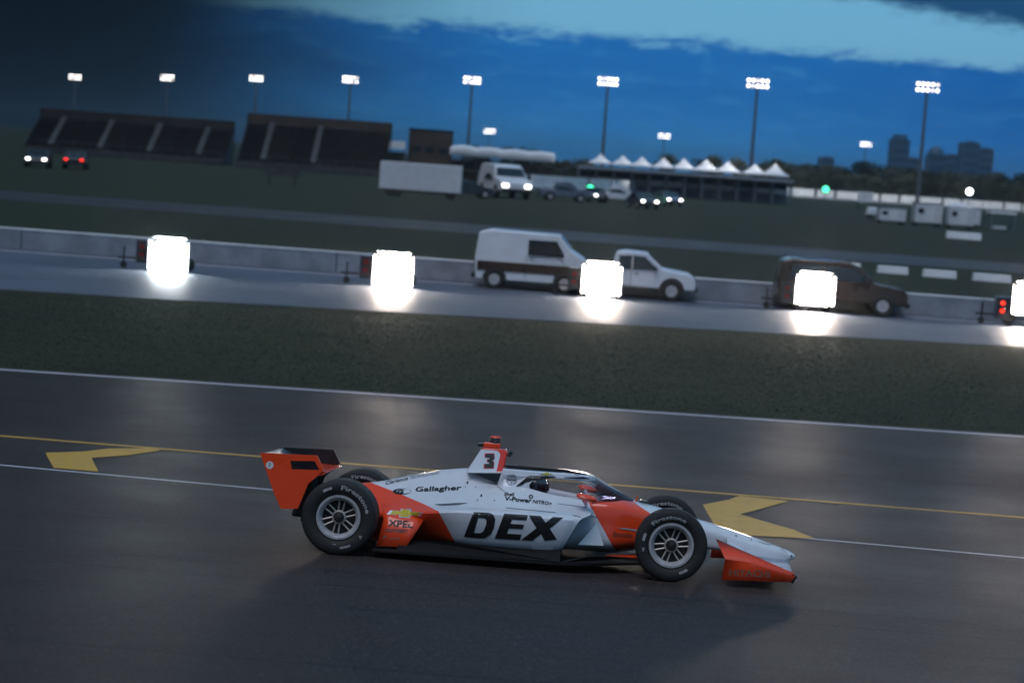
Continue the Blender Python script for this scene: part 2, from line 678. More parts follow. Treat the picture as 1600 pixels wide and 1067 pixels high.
def asphalt(name, col, groove):
    m = bpy.data.materials.new(name)
    m.use_nodes = True
    nt = m.node_tree
    b = nt.nodes['Principled BSDF']
    t = nt.nodes.new('ShaderNodeTexCoord')
    mp = nt.nodes.new('ShaderNodeMapping')
    mp.inputs['Scale'].default_value = (0.05, 1.0, 1.0)
    nt.links.new(t.outputs['Object'], mp.inputs[0])
    st = noise(nt, mp.outputs[0], 1.6, 5, 0.65)
    mo = noise(nt, t.outputs['Object'], 0.35, 5, 0.6)
    gr = noise(nt, t.outputs['Object'], 34.0, 3, 0.75)
    c = mixc(nt, smooth(nt, mo, 0.3, 0.7), tuple(v * 0.82 for v in col), tuple(v * 1.15 for v in col))
    c = mixc(nt, mth(nt, 'MULTIPLY', smooth(nt, st, 0.5, 0.72), groove), c, tuple(v * 0.45 for v in col))
    c = mixc(nt, smooth(nt, gr, 0.52, 0.68), c, tuple(v * 3.0 for v in col))
    c = mixc(nt, smooth(nt, gr, 0.28, 0.42, 0.6, 0.0), c, tuple(v * 0.5 for v in col))
    sx = nt.nodes.new('ShaderNodeSeparateXYZ')
    nt.links.new(t.outputs['Object'], sx.inputs[0])
    wob = noise(nt, t.outputs['Object'], 1.2, 4, 0.6)
    jy = mth(nt, 'ADD', sx.outputs[1], mth(nt, 'MULTIPLY', wob, 0.05))
    jt = mth(nt, 'ABSOLUTE', mth(nt, 'SUBTRACT', mth(nt, 'FRACT', mth(nt, 'MULTIPLY', mth(nt, 'ADD', jy, 1.15), 0.27)), 0.5))
    c = mixc(nt, smooth(nt, jt, 0.0, 0.012, 0.75, 0.0), c, tuple(v * 0.3 for v in col))
    nt.links.new(c, b.inputs['Base Color'])
    nt.links.new(smooth(nt, mo, 0.2, 0.8, 0.45, 0.62), b.inputs['Roughness'])
    b.inputs['Specular IOR Level'].default_value = 0.16
    bn = nt.nodes.new('ShaderNodeBump')
    bn.inputs['Strength'].default_value = 0.7
    bn.inputs['Distance'].default_value = 0.008
    g2 = noise(nt, t.outputs['Object'], 45.0, 4, 0.75)
    nt.links.new(g2, bn.inputs['Height'])
    nt.links.new(bn.outputs[0], b.inputs['Normal'])
    return m


M['asphalt'] = asphalt('track_asphalt', (0.036, 0.027, 0.0255), 0.75)
M['tarmac'] = asphalt('apron_concrete', (0.085, 0.10, 0.13), 0.4)
M['road_far'] = asphalt('service_tarmac', (0.04, 0.038, 0.045), 0.3)


def grass_mat(name, a, bcol):
    m = bpy.data.materials.new(name)
    m.use_nodes = True
    nt = m.node_tree
    b = nt.nodes['Principled BSDF']
    b.inputs['Roughness'].default_value = 0.85
    b.inputs['Specular IOR Level'].default_value = 0.25
    t = nt.nodes.new('ShaderNodeTexCoord')
    mp = nt.nodes.new('ShaderNodeMapping')
    mp.inputs['Scale'].default_value = (0.25, 1.0, 1.0)
    nt.links.new(t.outputs['Object'], mp.inputs[0])
    f = noise(nt, mp.outputs[0], 0.6, 7, 0.7)
    h = noise(nt, t.outputs['Object'], 9.0, 4, 0.7)
    c = mixc(nt, smooth(nt, f, 0.32, 0.68), a, bcol)
    c = mixc(nt, smooth(nt, h, 0.5, 0.8, 0, 0.4), c, (0.034, 0.038, 0.013))
    nt.links.new(c, b.inputs['Base Color'])
    bn = nt.nodes.new('ShaderNodeBump')
    bn.inputs['Strength'].default_value = 0.45
    bn.inputs['Distance'].default_value = 0.06
    nt.links.new(noise(nt, t.outputs['Object'], 14.0, 4, 0.7), bn.inputs['Height'])
    nt.links.new(bn.outputs[0], b.inputs['Normal'])
    return m


M['grass'] = grass_mat('infield_grass', (0.013, 0.021, 0.009), (0.026, 0.032, 0.013))

# ground sheet to the horizon
g = G()
ring = [-6000, -1500, -400, -150, 150, 400, 1500, 6000]
yy = [17.0, 40, 120, 400, 1500, 9000]
g.add([(x, y, ZF - 0.012) for y in yy for x in ring],
      [(j * 8 + i, j * 8 + i + 1, (j + 1) * 8 + i + 1, (j + 1) * 8 + i) for j in range(len(yy) - 1) for i in range(7)])
g.build('ground', M['grass'])['kind'] = 'structure'
g = G()
yb = [-2500, -400, -90, -42]
zb = S0 * 11
g.add([(x, y, zb - 0.02) for y in yb for x in ring],
      [(j * 8 + i, j * 8 + i + 1, (j + 1) * 8 + i + 1, (j + 1) * 8 + i) for j in range(3) for i in range(7)])
g.build('verge_ground', M['grass'])['kind'] = 'structure'

XS = [-260, -120, -60, -40, -30, -20, -15, -10, -5, 0, 5, 10, 15, 20, 30, 40, 60, 120, 260]


def clampx(x):
    return max(-45.0, min(45.0, x))


def far_edge(x):
    return 18.57 + 0.0845 * clampx(x)


strip_mesh('track', lambda x: (-42.0, far_edge(x) + 0.35), XS, M['asphalt'], 0.0, 120)


def paint_mat(name, col, wear):
    m = bpy.data.materials.new(name)
    m.use_nodes = True
    nt = m.node_tree
    b = nt.nodes['Principled BSDF']
    b.inputs['Roughness'].default_value = 0.6
    t = nt.nodes.new('ShaderNodeTexCoord')
    f = noise(nt, t.outputs['Object'], 3.0, 6, 0.75)
    g2 = noise(nt, t.outputs['Object'], 60.0, 3, 0.7)
    k = mth(nt, 'ADD', mth(nt, 'MULTIPLY', f, 0.6), mth(nt, 'MULTIPLY', g2, 0.4))
    c = mixc(nt, smooth(nt, k, 0.45, 0.75, 0.0, wear), col, (0.06, 0.055, 0.055))
    nt.links.new(c, b.inputs['Base Color'])
    bn = nt.nodes.new('ShaderNodeBump')
    bn.inputs['Strength'].default_value = 0.4
    bn.inputs['Distance'].default_value = 0.005
    nt.links.new(noise(nt, t.outputs['Object'], 90.0, 3, 0.7), bn.inputs['Height'])
    nt.links.new(bn.outputs[0], b.inputs['Normal'])
    return m


M['line_white'] = paint_mat('white_line_paint', (0.62, 0.60, 0.66), 0.55)
M['line_yellow'] = paint_mat('yellow_line_paint', (0.60, 0.34, 0.045), 0.5)


def line(name, fn, w, m, label, lift=0.004):
    o = strip_mesh(name, lambda x: (fn(x) - w / 2, fn(x) + w / 2), XS, M[m], lift, 1)
    return o


def yellow_y(x):
    return 9.36 - 0.012 * clampx(x)


def white_y(x):
    return 5.18 - 0.118 * max(-20.0, min(20.0, x))


line('far_edge_line', far_edge, 0.16, 'line_white', '')
line('yellow_line', yellow_y, 0.16, 'line_yellow', '')
line('near_white_line', white_y, 0.12, 'line_white', '', 0.004)


def paint_poly(name, px, m, lift, label):
    pts = [ground_at(*p) for p in px]
    v, f = polys_tris([[[(p[0], p[1]) for p in pts]]])
    v, f = finer(v, f, 0.5)
    me = bpy.data.meshes.new(name)
    me.from_pydata([(x, y, prof(y) + lift) for x, y in v], [], f)
    bm = bmesh.new()
    bm.from_mesh(me)
    bmesh.ops.recalc_face_normals(bm, faces=bm.faces)
    if sum(fc.normal.z for fc in bm.faces) < 0:
        bmesh.ops.reverse_faces(bm, faces=bm.faces)
    bm.to_mesh(me)
    bm.free()
    me.materials.append(m)
    o = link(name, me)
    o['kind'] = 'structure'
    return o


paint_poly('painted_arrow', [(71, 708), (84, 732), (154, 737.5), (143, 716), (200, 712), (252, 704), (240, 701), (170, 701.5), (130, 706)], M['line_yellow'], 0.008, '')
paint_poly('painted_arrow', [(1098, 789), (1126, 834), (1200, 839), (1274, 842), (1240, 828), (1156, 804), (1232, 783.5), (1155, 775), (1140, 781)], M['line_yellow'], 0.008, '')

# long grass along the far edge of the track: one mass of blades
def tufts(name, n, xr, yfn, hmax, m):
    rng = np.random.default_rng(5)
    x = rng.uniform(xr[0], xr[1], n)
    t = rng.random(n)
    edge = 18.57 + 0.0845 * np.clip(x, -45, 45)
    vs, fs = [], []
    for i in range(n):
        a, b = yfn(x[i])
        y = a + (b - a) * t[i]
        an = rng.uniform(0, PI)
        w, h = rng.uniform(0.004, 0.011), rng.uniform(0.3, 1.0) * hmax
        dx, dy = math.cos(an) * w, math.sin(an) * w
        lx, ly = rng.normal(0, 0.04, 2)
        z = prof(y) - 0.015
        vs += [(x[i] - dx, y - dy, z), (x[i] + dx, y + dy, z), (x[i] + lx, y + ly, z + h)]
        fs.append((3 * i, 3 * i + 1, 3 * i + 2))
    me = bpy.data.meshes.new(name)
    me.from_pydata(vs, [], fs)
    me.materials.append(m)
    o = link(name, me)
    return tag(o, 'short dark grass blades growing between the track and the pale apron', 'grass', None, 'stuff')



# pale apron beyond the grass, its bright line and the wall
APY0, WALLY = 39.1, 53.2


def apron_near(x):
    return 38.6 + 0.23 * max(-14.0, min(40.0, x))


tufts('grass_blades', 230000, (-24, 26), lambda x: (far_edge(x) + 0.3, apron_near(x) - .05), 0.032, M['grass'])
strip_mesh('apron', lambda x: (apron_near(x), WALLY + 0.4), XS, M['tarmac'], 0.0, 10)
line('apron_line', lambda x: 52.25, 0.30, 'line_white', '')

w = thing('barrier_wall', 'low pale concrete wall running along the back of the apron', 'wall', (0, WALLY, ZF))
L = 6.0
rng = random.Random(3)
for i in range(-7, 9):
    p = G().box((i * L + 1.0, 0.15, 0.38), (L - 0.03, 0.30, 0.76)).build('wall_panel', M['concrete'], w, bevel=0.02)
for i in range(-7, 9):
    G().box((i * L + 1.0, 0.15, 0.785), (L - 0.035, 0.34, 0.05)).build('coping', M['white_wall'], w)

# service road with white painted blocks, and a second grass area behind the wall
strip_mesh('service_road', lambda x: (100.0, 116.0), [-260, -60, 0, 60, 260], M['road_far'], 0.0, 2)
blocks = [((1370, 1409), 420), ((1441, 1482), 426), ((1519, 1564), 432), ((1296, 1336), 414)]
bl_names = ['leftmost visible white barrier block beside the service road, close to the glowing panel',
            'white barrier block on the service road, second from the right edge',
            'white barrier block on the service road nearest the right edge of the view',
            'white barrier block on the service road behind the dark pickup truck']
for ((x0, x1), y), lb in zip(blocks, bl_names):
    a, b = at_z(x0, y + 6, ZF), at_z(x1, y + 6, ZF)
    g = G().box((0, 0, 0.2), (b[0] - a[0], 0.5, 0.40), top=(0.97, 0.7))
    o = g.build('barrier_block', M['white_wall'], bevel=0.03, loc=((a[0] + b[0]) / 2, a[1], ZF))
    tag(o, lb, 'barrier', 'white barrier blocks on the service road')

# ================================================================== light trailers with glowing panels
def light_trailer(loc, zc, label, lit=False, cool=False):
    t = thing('light_trailer', label, 'floodlight', loc, 0, 'floodlight trailers along the apron')
    w2 = 0.52
    h0 = zc - 0.5
    G().box((0.0, 0.30, max(0.30, zc)), (1.16, 0.44, 1.12)).build('housing', M['dark_metal'], t, bevel=0.02)
    for i in range(4):
        for j in range(4):
            G().box(((i - 1.5) * .252, 0.045, zc + (j - 1.5) * .252), (.242, 0.03, .242)).build('led_module', M['panel_cool' if cool else 'panel'], t, bevel=.02)
    for sx in (-1, 1):  # flaps added to catch the panel light and soften its edges
        G().add([(sx * .57, .03, zc - .52), (sx * .57, .03, zc + .52), (sx * .70, -.22, zc + .58), (sx * .70, -.22, zc - .46)], [(0, 1, 2, 3)]).build('glow_flap', M['metal'], t, solid=.012)
    G().add([(-.54, .03, zc + .57), (.54, .03, zc + .57), (.60, -.22, zc + .70), (-.60, -.22, zc + .70)], [(0, 1, 2, 3)]).build('glow_flap', M['metal'], t, solid=.012)
    f = G()
    for sx in (-1, 1):
        f.box((sx * 0.56, 0.03, zc), (0.05, 0.07, 1.12))
    for sz in (-1, 1):
        f.box((0, 0.03, zc + sz * 0.545), (1.07, 0.07, 0.04))
    f.build('panel_frame', M['dark_metal'], t)
    G().box((-0.90, 0.30, 0.62), (0.58, 0.55, 0.78)).build('generator_box', M['car_dark'], t, bevel=0.03)
    for dz in (0.80, 0.52):
        g = G()
        g.rod((-0.98, 0.02, dz), (-0.98, -0.02, dz), 0.075, n=14)
        g.build('red_lamp', M['red_lamp'] if lit else M['red_lens'], t)
    G().box((-1.50, 0.30, 0.36), (0.72, 0.07, 0.07)).build('tow_bar', M['dark_metal'], t)
    j = G().rod((-1.66, 0.24, 0.12), (-1.66, 0.24, 0.75), 0.03)
    jo = j.build('jockey_post', M['dark_metal'], t)
    jw = G().lathe([(0.03, -0.04), (0.11, -0.045), (0.12, 0), (0.11, 0.045), (0.03, 0.04)], 18)
    jwo = jw.build('jockey_wheel', M['rubber'], jo, 40, loc=(-1.66, 0.24, 0.12))
    for sx in (-0.62, 0.5):
        wv = G().lathe([(0.05, -0.08), (0.2, -0.09), (0.25, -0.06), (0.25, 0.06), (0.2, 0.09), (0.05, 0.08)], 20)
        wv.build('wheel', M['rubber'], t, 40, loc=(sx, 0.62, 0.25))
    G().box((-0.1, 0.62, 0.24), (1.3, 0.06, 0.06)).build('axle', M['dark_metal'], t)
    return t


tl = ['leftmost glowing square floodlight panel, standing low on the dark apron',
      'second glowing floodlight panel from the left, standing above the rear wheels of the race car',
      'third glowing floodlight panel from the left, between the white van and the white pickup truck',
      'fourth glowing floodlight panel from the left, in front of the dark brown pickup truck',
      'floodlight trailer with two red lamps, its panel cut off by the right edge']
for (c, Y), lb in zip([((265, 402), 47.5), ((615, 425), 48), ((940, 439), 50), ((1273, 455), 51), ((1611, 471), 51.3)], tl):
    q = at_y(c[0], c[1], Y)
    light_trailer((q[0], Y, ZF), q[2] - ZF, lb, c[0] > 1500, c[0] < 300)


# ================================================================== vehicles
def vehicle(name, label, cat, profile, W, m, wheels, wins, lamps, loc, rz=0.0, group=None, stripe=None, lamp_mats=('headlight', 'red_lamp')):
    """profile: side outline (x, z); the cabin part above the belt narrows; wins: side window outlines"""
    t = thing(name, label, cat, loc, rz, group)
    zmax = max(z for _, z in profile)
    belt = zmax * 0.55
    n = len(profile)
    def yin(z):
        return W / 2 * (1 - 0.16 * max(0, (z - belt) / (zmax - belt + 1e-6)))
    vs = [(x, -yin(z), z) for x, z in profile] + [(x, yin(z), z) for x, z in profile]
    g = G().add(vs, [tuple(range(n)), tuple(range(n, 2 * n))[::-1]] + [(k, n + k, n + (k + 1) % n, (k + 1) % n) for k in range(n)])
    bd = g.build('body', m, t, 30, bevel=0.05)
    for wn in wins:
        for sg in (-1, 1):
            pv = [(x, sg * (yin(z) + 0.012), z) for x, z in wn]
            G().add(pv, [tuple(range(len(pv)))]).build('side_window', M['glass_dark'], t, solid=0.012)
    for (xa, za), (xb, zb) in zip(profile[:-1], profile[1:]):
        if xb > xa and xa > -.1 and za > .78 * zmax and zb < .82 * zmax:
            nx_, nz_ = (za - zb), (xb - xa)
            k_ = .02 / math.hypot(nx_, nz_)
            p0 = (xa + (xb - xa) * .1 + nx_ * k_, za + (zb - za) * .1 + nz_ * k_)
            p1 = (xa + (xb - xa) * .9 + nx_ * k_, za + (zb - za) * .9 + nz_ * k_)
            G().add([(p0[0], -yin(p0[1]) * .9, p0[1]), (p0[0], yin(p0[1]) * .9, p0[1]), (p1[0], yin(p1[1]) * .92, p1[1]), (p1[0], -yin(p1[1]) * .92, p1[1])], [(0, 1, 2, 3)]).build('windscreen', M['glass_dark'], t, solid=.012)
    if stripe:
        for sg in (-1, 1):
            G().box(((stripe[0] + stripe[1]) / 2, sg * (W / 2 + 0.008), stripe[2]), (stripe[1] - stripe[0], 0.02, stripe[3])).build('side_stripe', stripe[4], t)
    for x, r in wheels:
        for sg in (-1, 1):
            wv = G().lathe([(r * .55, -0.10), (r * .9, -0.12), (r, -0.08), (r, 0.08), (r * .9, 0.12), (r * .55, 0.10)], 24)
            wo = wv.build('wheel', M['rubber'], t, 40, loc=(x, sg * (W / 2 - 0.06), r))
            G().lathe([(0.0, -0.105), (r * .2, -0.11), (r * .5, -0.09), (r * .56, -0.10)], 20).build('hub_cap', M['rim'], wo, 40) if sg < 0 else None
    x0, x1 = min(x for x, _ in profile), max(x for x, _ in profile)
    for xb in (x0 - .02, x1 + .02):
        G().box((xb, 0, .46), (.16, W * .97, .2)).build('bumper', M['car_dark'], t, bevel=.04)
    if wins:
        xm = max(x for wn in wins for x, _ in wn)
        zm = min(z for wn in wins for _, z in wn)
        for sg in (-1, 1):
            G().box((xm - .12, sg * (W / 2 + .08), zm + .1), (.12, .2, .15)).build('wing_mirror', M['car_dark'], t, bevel=.03)
        for wn in wins:
            xl = min(x for x, _ in wn)
            G().box((xl + .16, -(W / 2 + .008), zm - .12), (.16, .03, .03)).build('door_handle', M['car_dark'], t)
            G().box((xl - .04, -(W / 2 + .002), (.45 + zm) / 2), (.014, .012, zm - .45)).build('door_seam', M['car_dark'], t)
    for x, r in wheels:
        G().add([(x + r * 1.22 * math.cos(a), -(W / 2 + .006), r + r * 1.22 * math.sin(a)) for a in [PI * k / 12 for k in range(13)]], [tuple(range(13))]).build('wheel_arch', M['car_dark'], t, solid=.012)
    for x, z, kind in lamps:
        for sg in (-1, 1):
            G().box((x, sg * (W / 2 - 0.28), z), (0.08, 0.30, 0.15)).build('headlight' if kind == 'headlight' else 'tail_light', M[kind], t, bevel=0.02)
    return t


VAN = [(-1.95, .32), (-2.0, 1.1), (-1.9, 2.02), (-1.5, 2.12), (1.0, 2.08), (1.45, 1.55), (1.95, 1.25), (2.05, .75), (2.0, .32)]
PICK = [(-2.3, .42), (-2.32, .98), (-0.75, .98), (-0.62, 1.62), (-0.3, 1.70), (0.5, 1.66), (1.12, 1.12), (2.05, 1.0), (2.28, .85), (2.3, .42)]
SUVP = [(-2.3, .42), (-2.35, 1.0), (-2.2, 1.75), (-1.9, 1.86), (0.2, 1.84), (0.6, 1.70), (1.15, 1.14), (2.1, 1.02), (2.33, .86), (2.33, .42)]
SEDAN = [(-2.2, .35), (-2.25, .85), (-1.7, .98), (-1.1, 1.42), (0.2, 1.44), (0.95, 1.0), (2.0, .85), (2.2, .65), (2.2, .35)]


def foot(px, py):
    return at_z(px, py, ZF)


q = foot(828, 451)
vehicle('service_van', 'white service van with a brown stripe parked by the wall between two glowing panels', 'van', VAN, 1.9, M['truck_white'],
        [(-1.25, .36), (1.3, .36)], [[(-0.1, 1.3), (-0.1, 1.85), (0.92, 1.85), (1.2, 1.42), (1.2, 1.3)]], [(2.03, .85, 'car_dark'), (-1.98, .95, 'car_dark')],
        (q[0], 51.9, ZF), 0.0, None, (-1.9, 1.9, .82, .34, M['truck_brown']))
q = foot(985, 466)
vehicle('pickup_truck', 'white pickup truck parked by the wall just right of the third glowing panel', 'pickup', PICK, 1.9, M['truck_white'],
        [(-1.4, .38), (1.45, .38)], [[(-0.55, 1.05), (-0.5, 1.52), (-0.05, 1.55), (-0.05, 1.05)], [(0.0, 1.05), (0.0, 1.55), (0.42, 1.53), (0.92, 1.1)]], [(2.28, .8, 'car_dark'), (-2.3, .8, 'car_dark')],
        (q[0], 52.0, ZF))
q = foot(1312, 489)
vehicle('utility_vehicle', 'dark brown utility vehicle parked by the wall behind the fourth glowing panel', 'utility vehicle', SUVP, 1.95, M['truck_brown'],
        [(-1.4, .39), (1.45, .39)], [[(-1.95, 1.15), (-1.85, 1.65), (-0.75, 1.68), (-0.75, 1.15)], [(-0.68, 1.15), (-0.68, 1.68), (0.42, 1.64), (0.92, 1.2)]], [(2.31, .82, 'car_dark'), (-2.33, .85, 'car_dark')],
        (q[0], 52.1, ZF))

# vehicles far off in the infield, some with lights on
far_cars = [
    (787, 309, SUVP, 'truck_white', -PI / 2 + .35, 'headlight', 'white utility vehicle with headlights on, far across the infield left of the hospitality tents', 2.2),
    (1003, 326, SEDAN, 'car_dark', -PI / 2 + .3, 'headlight', 'dark car with lit headlights far away, left one of two under the tents', 1.3),
    (1043, 322, SEDAN, 'car_blue', -PI / 2 + .3, 'headlight', 'grey blue car with lit headlights far away, right one of two under the tents', 1.3),
    (928, 316, SEDAN, 'car_dark', -PI / 2 - .2, 'headlight', 'dark car with dim headlights far away below the green signal lamp', 1.3),
    (965, 318, PICK, 'truck_white', 0.1, None, 'white pickup far away beside the dark car under the left end of the tents', 1.4),
    (60, 262, SEDAN, 'car_dark', -PI / 2 + .2, 'headlight', 'dark car with bright headlights at the far left in front of the grandstand', 1.4),
    (118, 264, SEDAN, 'car_dark', PI / 2 + .2, 'red_lamp', 'dark car showing a red tail light at the far left in front of the grandstand', 1.4),
    (502, 262, SEDAN, 'car_dark', -PI / 2 + .2, 'headlight', 'dark car with a small bright lamp in front of the middle of the grandstand', 1.2),
    (880, 314, PICK, 'car_blue', 0.2, None, 'grey blue pickup far away right of the white utility vehicle', 1.4),
    (728, 308, SEDAN, 'car_dark', 0.3, None, 'dark unlit car far away between the big white trailer and the white utility vehicle', 1.4),
]
for px, py, pr, m, rz, lamp, lb, sc in far_cars:
    q = foot(px, py)
    fr = max(x for x, _ in pr)
    rr = min(x for x, _ in pr)
    lamps = []
    if lamp == 'headlight':
        lamps = [(fr + 0.02, .72, 'headlight'), (rr - 0.02, .8, 'car_dark')]
    elif lamp == 'red_lamp':
        lamps = [(rr - 0.02, .8, 'red_lamp'), (fr + 0.02, .7, 'car_dark')]
    t = vehicle('parked_car', lb, 'car', pr, 1.85, M[m], [(-1.35, .34), (1.4, .34)], [[(-0.9, 1.0), (-0.7, 1.3), (0.1, 1.32), (0.6, 1.0)]], lamps, (q[0], q[1], ZF), rz, 'vehicles far across the infield')
    t.scale = (sc, sc, sc)

# ================================================================== floodlight masts
MS = 1.0


def mast(label, loc, top, wid, group):
    t = thing('floodlight_mast', label, 'light mast', (loc[0], loc[1], ZF), 0, group)
    h = top - ZF
    G().rod((0, 0, 0), (0, 0, h + .3), 0.42, 0.24, 12).build('mast_pole', M['metal'], t, 40)
    rows, n = 2, 5
    g = G()
    for r in range(rows):
        z = h + (r - .5) * wid * 0.24
        g.box((0, -0.3, z), (wid, 0.12, 0.12))
    for sx in (-.35, .35):
        g.box((sx * wid, -0.3, h), (0.12, 0.14, wid * .42))
    g.build('crossbar_frame', M['metal'], t)
    head = None
    for r in range(rows):
        for k in range(n):
            x = (k - (n - 1) / 2) * wid / n
            z = h + (r - .5) * wid * 0.24
            ps = (x, -0.45, z)
            s = wid / n * 0.36
            if head is None:
                hs = G().lathe([(0.05, 0.35), (s * .7, 0.2), (s, -0.1), (s * 1.04, -0.14), (s * .96, -0.14)], 12)
                head = hs.build('floodlight', M['dark_metal'], t, 40, loc=ps)
                ln = G().lathe([(0.0, -0.10), (s * .95, -0.12)], 12)
                lens = ln.build('lens', M['flood'], head)
            else:
                o = head.copy()
                COL.objects.link(o)
                o.location = ps
                o.parent = t
                l2 = lens.copy()
                if (k * 7 + r * 3 + int(loc[1])) % 5 == 0:
                    l2.data = lens.data.copy()
                    l2.data.materials.clear()
                    l2.data.materials.append(M['flood_dim'])
                COL.objects.link(l2)
                l2.parent = o
    return t


ordn = ['first', 'second', 'third', 'fourth', 'fifth', 'sixth', 'seventh', 'eighth']
for i, (x, yp, w_px) in enumerate([(118, 121, 20), (262, 122, 22), (401, 123, 22), (548, 125, 26), (738, 126, 28), (950, 128, 33), (1184, 131, 36), (1449, 137, 38)]):
    hz = 250 + .07 * (x - 800)
    Z = 18.3 * MS * 3000 / (hz - yp)
    p = CAM + ray(x, yp) * Z
    extra = {0: ', in the darkest sky', 7: ', beside the skyline'}.get(i, '')
    mast('tall lit floodlight mast, %s from the left in the high row%s' % (ordn[i], extra), (p[0], p[1]), p[2], w_px * Z / 3000, 'tall floodlight masts in a row')
for i, (x, yp, w_px) in enumerate([(765, 205.5, 19), (1038, 213, 19), (1353, 226, 18)]):
    hz = 250 + .07 * (x - 800)
    Z = 18.3 * MS * 3000 / (hz - yp)
    p = CAM + ray(x, yp) * Z
    mast(['lower distant floodlight mast above the long white canopy roof', 'lower distant floodlight mast above the row of peaked tents', 'lower distant floodlight mast above the tree line by the skyline'][i],
         (p[0], p[1]), p[2], w_px * Z / 3000, 'distant floodlight masts')


# the lamp banks throw their beams on the far wall and the tents
for (mx, my, mz), (tx, ty, tz), pw in (((56.3, 334.9, 22.0), (62, 520, 2), 420000), ((27.8, 363.3, 22), (100, 522, 2), 300000), ((27.8, 363.3, 22), (30, 480, 2), 200000),
                                      ((56.3, 334.9, 22.0), (128, 522, 2), 420000), ((56.3, 334.9, 22.0), (18, 344, 4), 90000), ((56.3, 334.9, 22.0), (2, 334, 2), 120000)):
    ld = bpy.data.lights.new('mast_beam', 'SPOT')
    ld.energy = pw
    ld.spot_size = R(26)
    ld.spot_blend = 1.0
    ld.shadow_soft_size = 1.2
    ld.color = (1.0, 0.97, 0.93)
    lo = bpy.data.objects.new('mast_beam', ld)
    COL.objects.link(lo)
    lo.location = (mx, my, mz)
    lo.rotation_euler = (Vector((tx, ty, tz)) - Vector((mx, my, mz))).to_track_quat('-Z', 'Y').to_euler()


def lamp_post(label, px, py, h, m, r):
    q = at_z(px, py + h, ZF)
    Z = np.dot(q - CAM, CM[:, 1])
    hh = h * Z / 3000
    t = thing('lamp_post', label, 'lamp post', (q[0], q[1], ZF))
    G().rod((0, 0, 0), (0, 0, hh), 0.12, 0.09, 8).build('post', M['dark_metal'], t)
    G().box((0, 0, hh), (r * 2.2, 0.3, r * 2.4)).build('lamp_case', M['dark_metal'], t)
    G().lathe([(0, -0.2), (r, -0.16), (r, 0.0), (0, 0)], 14).build('lamp', m, t, loc=(0, 0, hh))
    return t


lamp_post('short post with a bright white lamp in front of the dark trees at the right', 1512, 299.5, 30, M['spot_white'], 0.75)
lamp_post('green signal lamp on a short post by the white wall, right of the tents', 1288.5, 296, 18, M['green_lamp'], 0.75)
lamp_post('green signal lamp on a short post at the left end of the long white wall', 921, 295, 16, M['green_lamp'], 0.5)

# ================================================================== the long white wall
ww = thing('boundary_wall', 'long bright white wall in sections at the far side of the oval', 'wall', (0, 0, 0))
pts = []
for px, Zd in ((780, 318), (880, 325), (960, 335), (1100, 420), (1240, 515), (1600, 540), (1700, 545)):
    d = ray(px, 250 + .07 * (px - 800))
    p = CAM + d * Zd
    pts.append((p[0], p[1]))
acc = []
for (ax, ay), (bx, by) in zip(pts[:-1], pts[1:]):
    L2 = math.hypot(bx - ax, by - ay)
    k = max(1, round(L2 / 6.6))
    for i in range(k):
        acc.append((ax + (bx - ax) * i / k, ay + (by - ay) * i / k, ax + (bx - ax) * (i + 1) / k, ay + (by - ay) * (i + 1) / k))
rng = random.Random(11)
for i, (ax, ay, bx, by) in enumerate(acc):
    an = math.atan2(by - ay, bx - ax)
    L2 = math.hypot(bx - ax, by - ay)
    gapm = 0.35 if i % 3 else 1.5
    G().box(((ax + bx) / 2, (ay + by) / 2, ZF + 1.45), (L2 - gapm, 0.4, 1.95), an).build('wall_section', M['white_wall'], ww)
for i, (ax, ay, bx, by) in enumerate(acc):
    an = math.atan2(by - ay, bx - ax)
    L2 = math.hypot(bx - ax, by - ay)
    G().box(((ax + bx) / 2, (ay + by) / 2 - 0.3, ZF + 0.24), (L2, 0.5, 0.47), an).build('wall_footing', M['concrete'], ww)
for i, (ax, ay, bx, by) in enumerate(acc):
    if i % 3 == 0:
        G().rod((ax, ay + 0.5, ZF), (ax, ay + 0.5, ZF + 4.2), 0.16, 0.14, 8).build('fence_post', M['dark_metal'], ww)

# ================================================================== hospitality building with peaked tents on its roof
def place(px, py, Zd):
    return CAM + ray(px, py) * Zd


A = place(905, 259, 352)
Bp = place(1232, 281, 352)
an = math.atan2(Bp[1] - A[1], Bp[0] - A[0])
LW = math.hypot(Bp[0] - A[0], Bp[1] - A[1])
hb = thing('hospitality_building', 'long open fronted grey hospitality building under the row of peaked tents', 'building', (A[0], A[1], ZF), an)
H1 = 4.0
G().box((LW / 2, 5.5, H1 / 2), (LW, 9, H1)).build('back_block', M['concrete'], hb)
G().box((LW / 2, 2.0, H1 + 0.3), (LW + .6, 14.5, 0.55)).build('roof_deck', M['concrete'], hb)
G().box((LW / 2, 0.2, 1.7), (LW, 1.0, 0.25)).build('balcony_floor', M['concrete'], hb)
for i in range(13):
    x = i * LW / 12
    G().box((x, -3.6, H1 / 2), (0.35, 0.35, H1)).build('column', M['metal'], hb)
for i in range(12):
    x = (i + .5) * LW / 12
    G().box((x, 0.92, 2.9), (LW / 12 - 0.5, 0.12, 1.7)).build('window', M['pane'], hb)
for i in range(12):
    x = (i + .5) * LW / 12
    G().box((x, -0.35, 2.25), (LW / 12 - 0.1, 0.06, 0.8)).build('railing_panel', M['white_wall'] if i % 3 else M['metal'], hb)

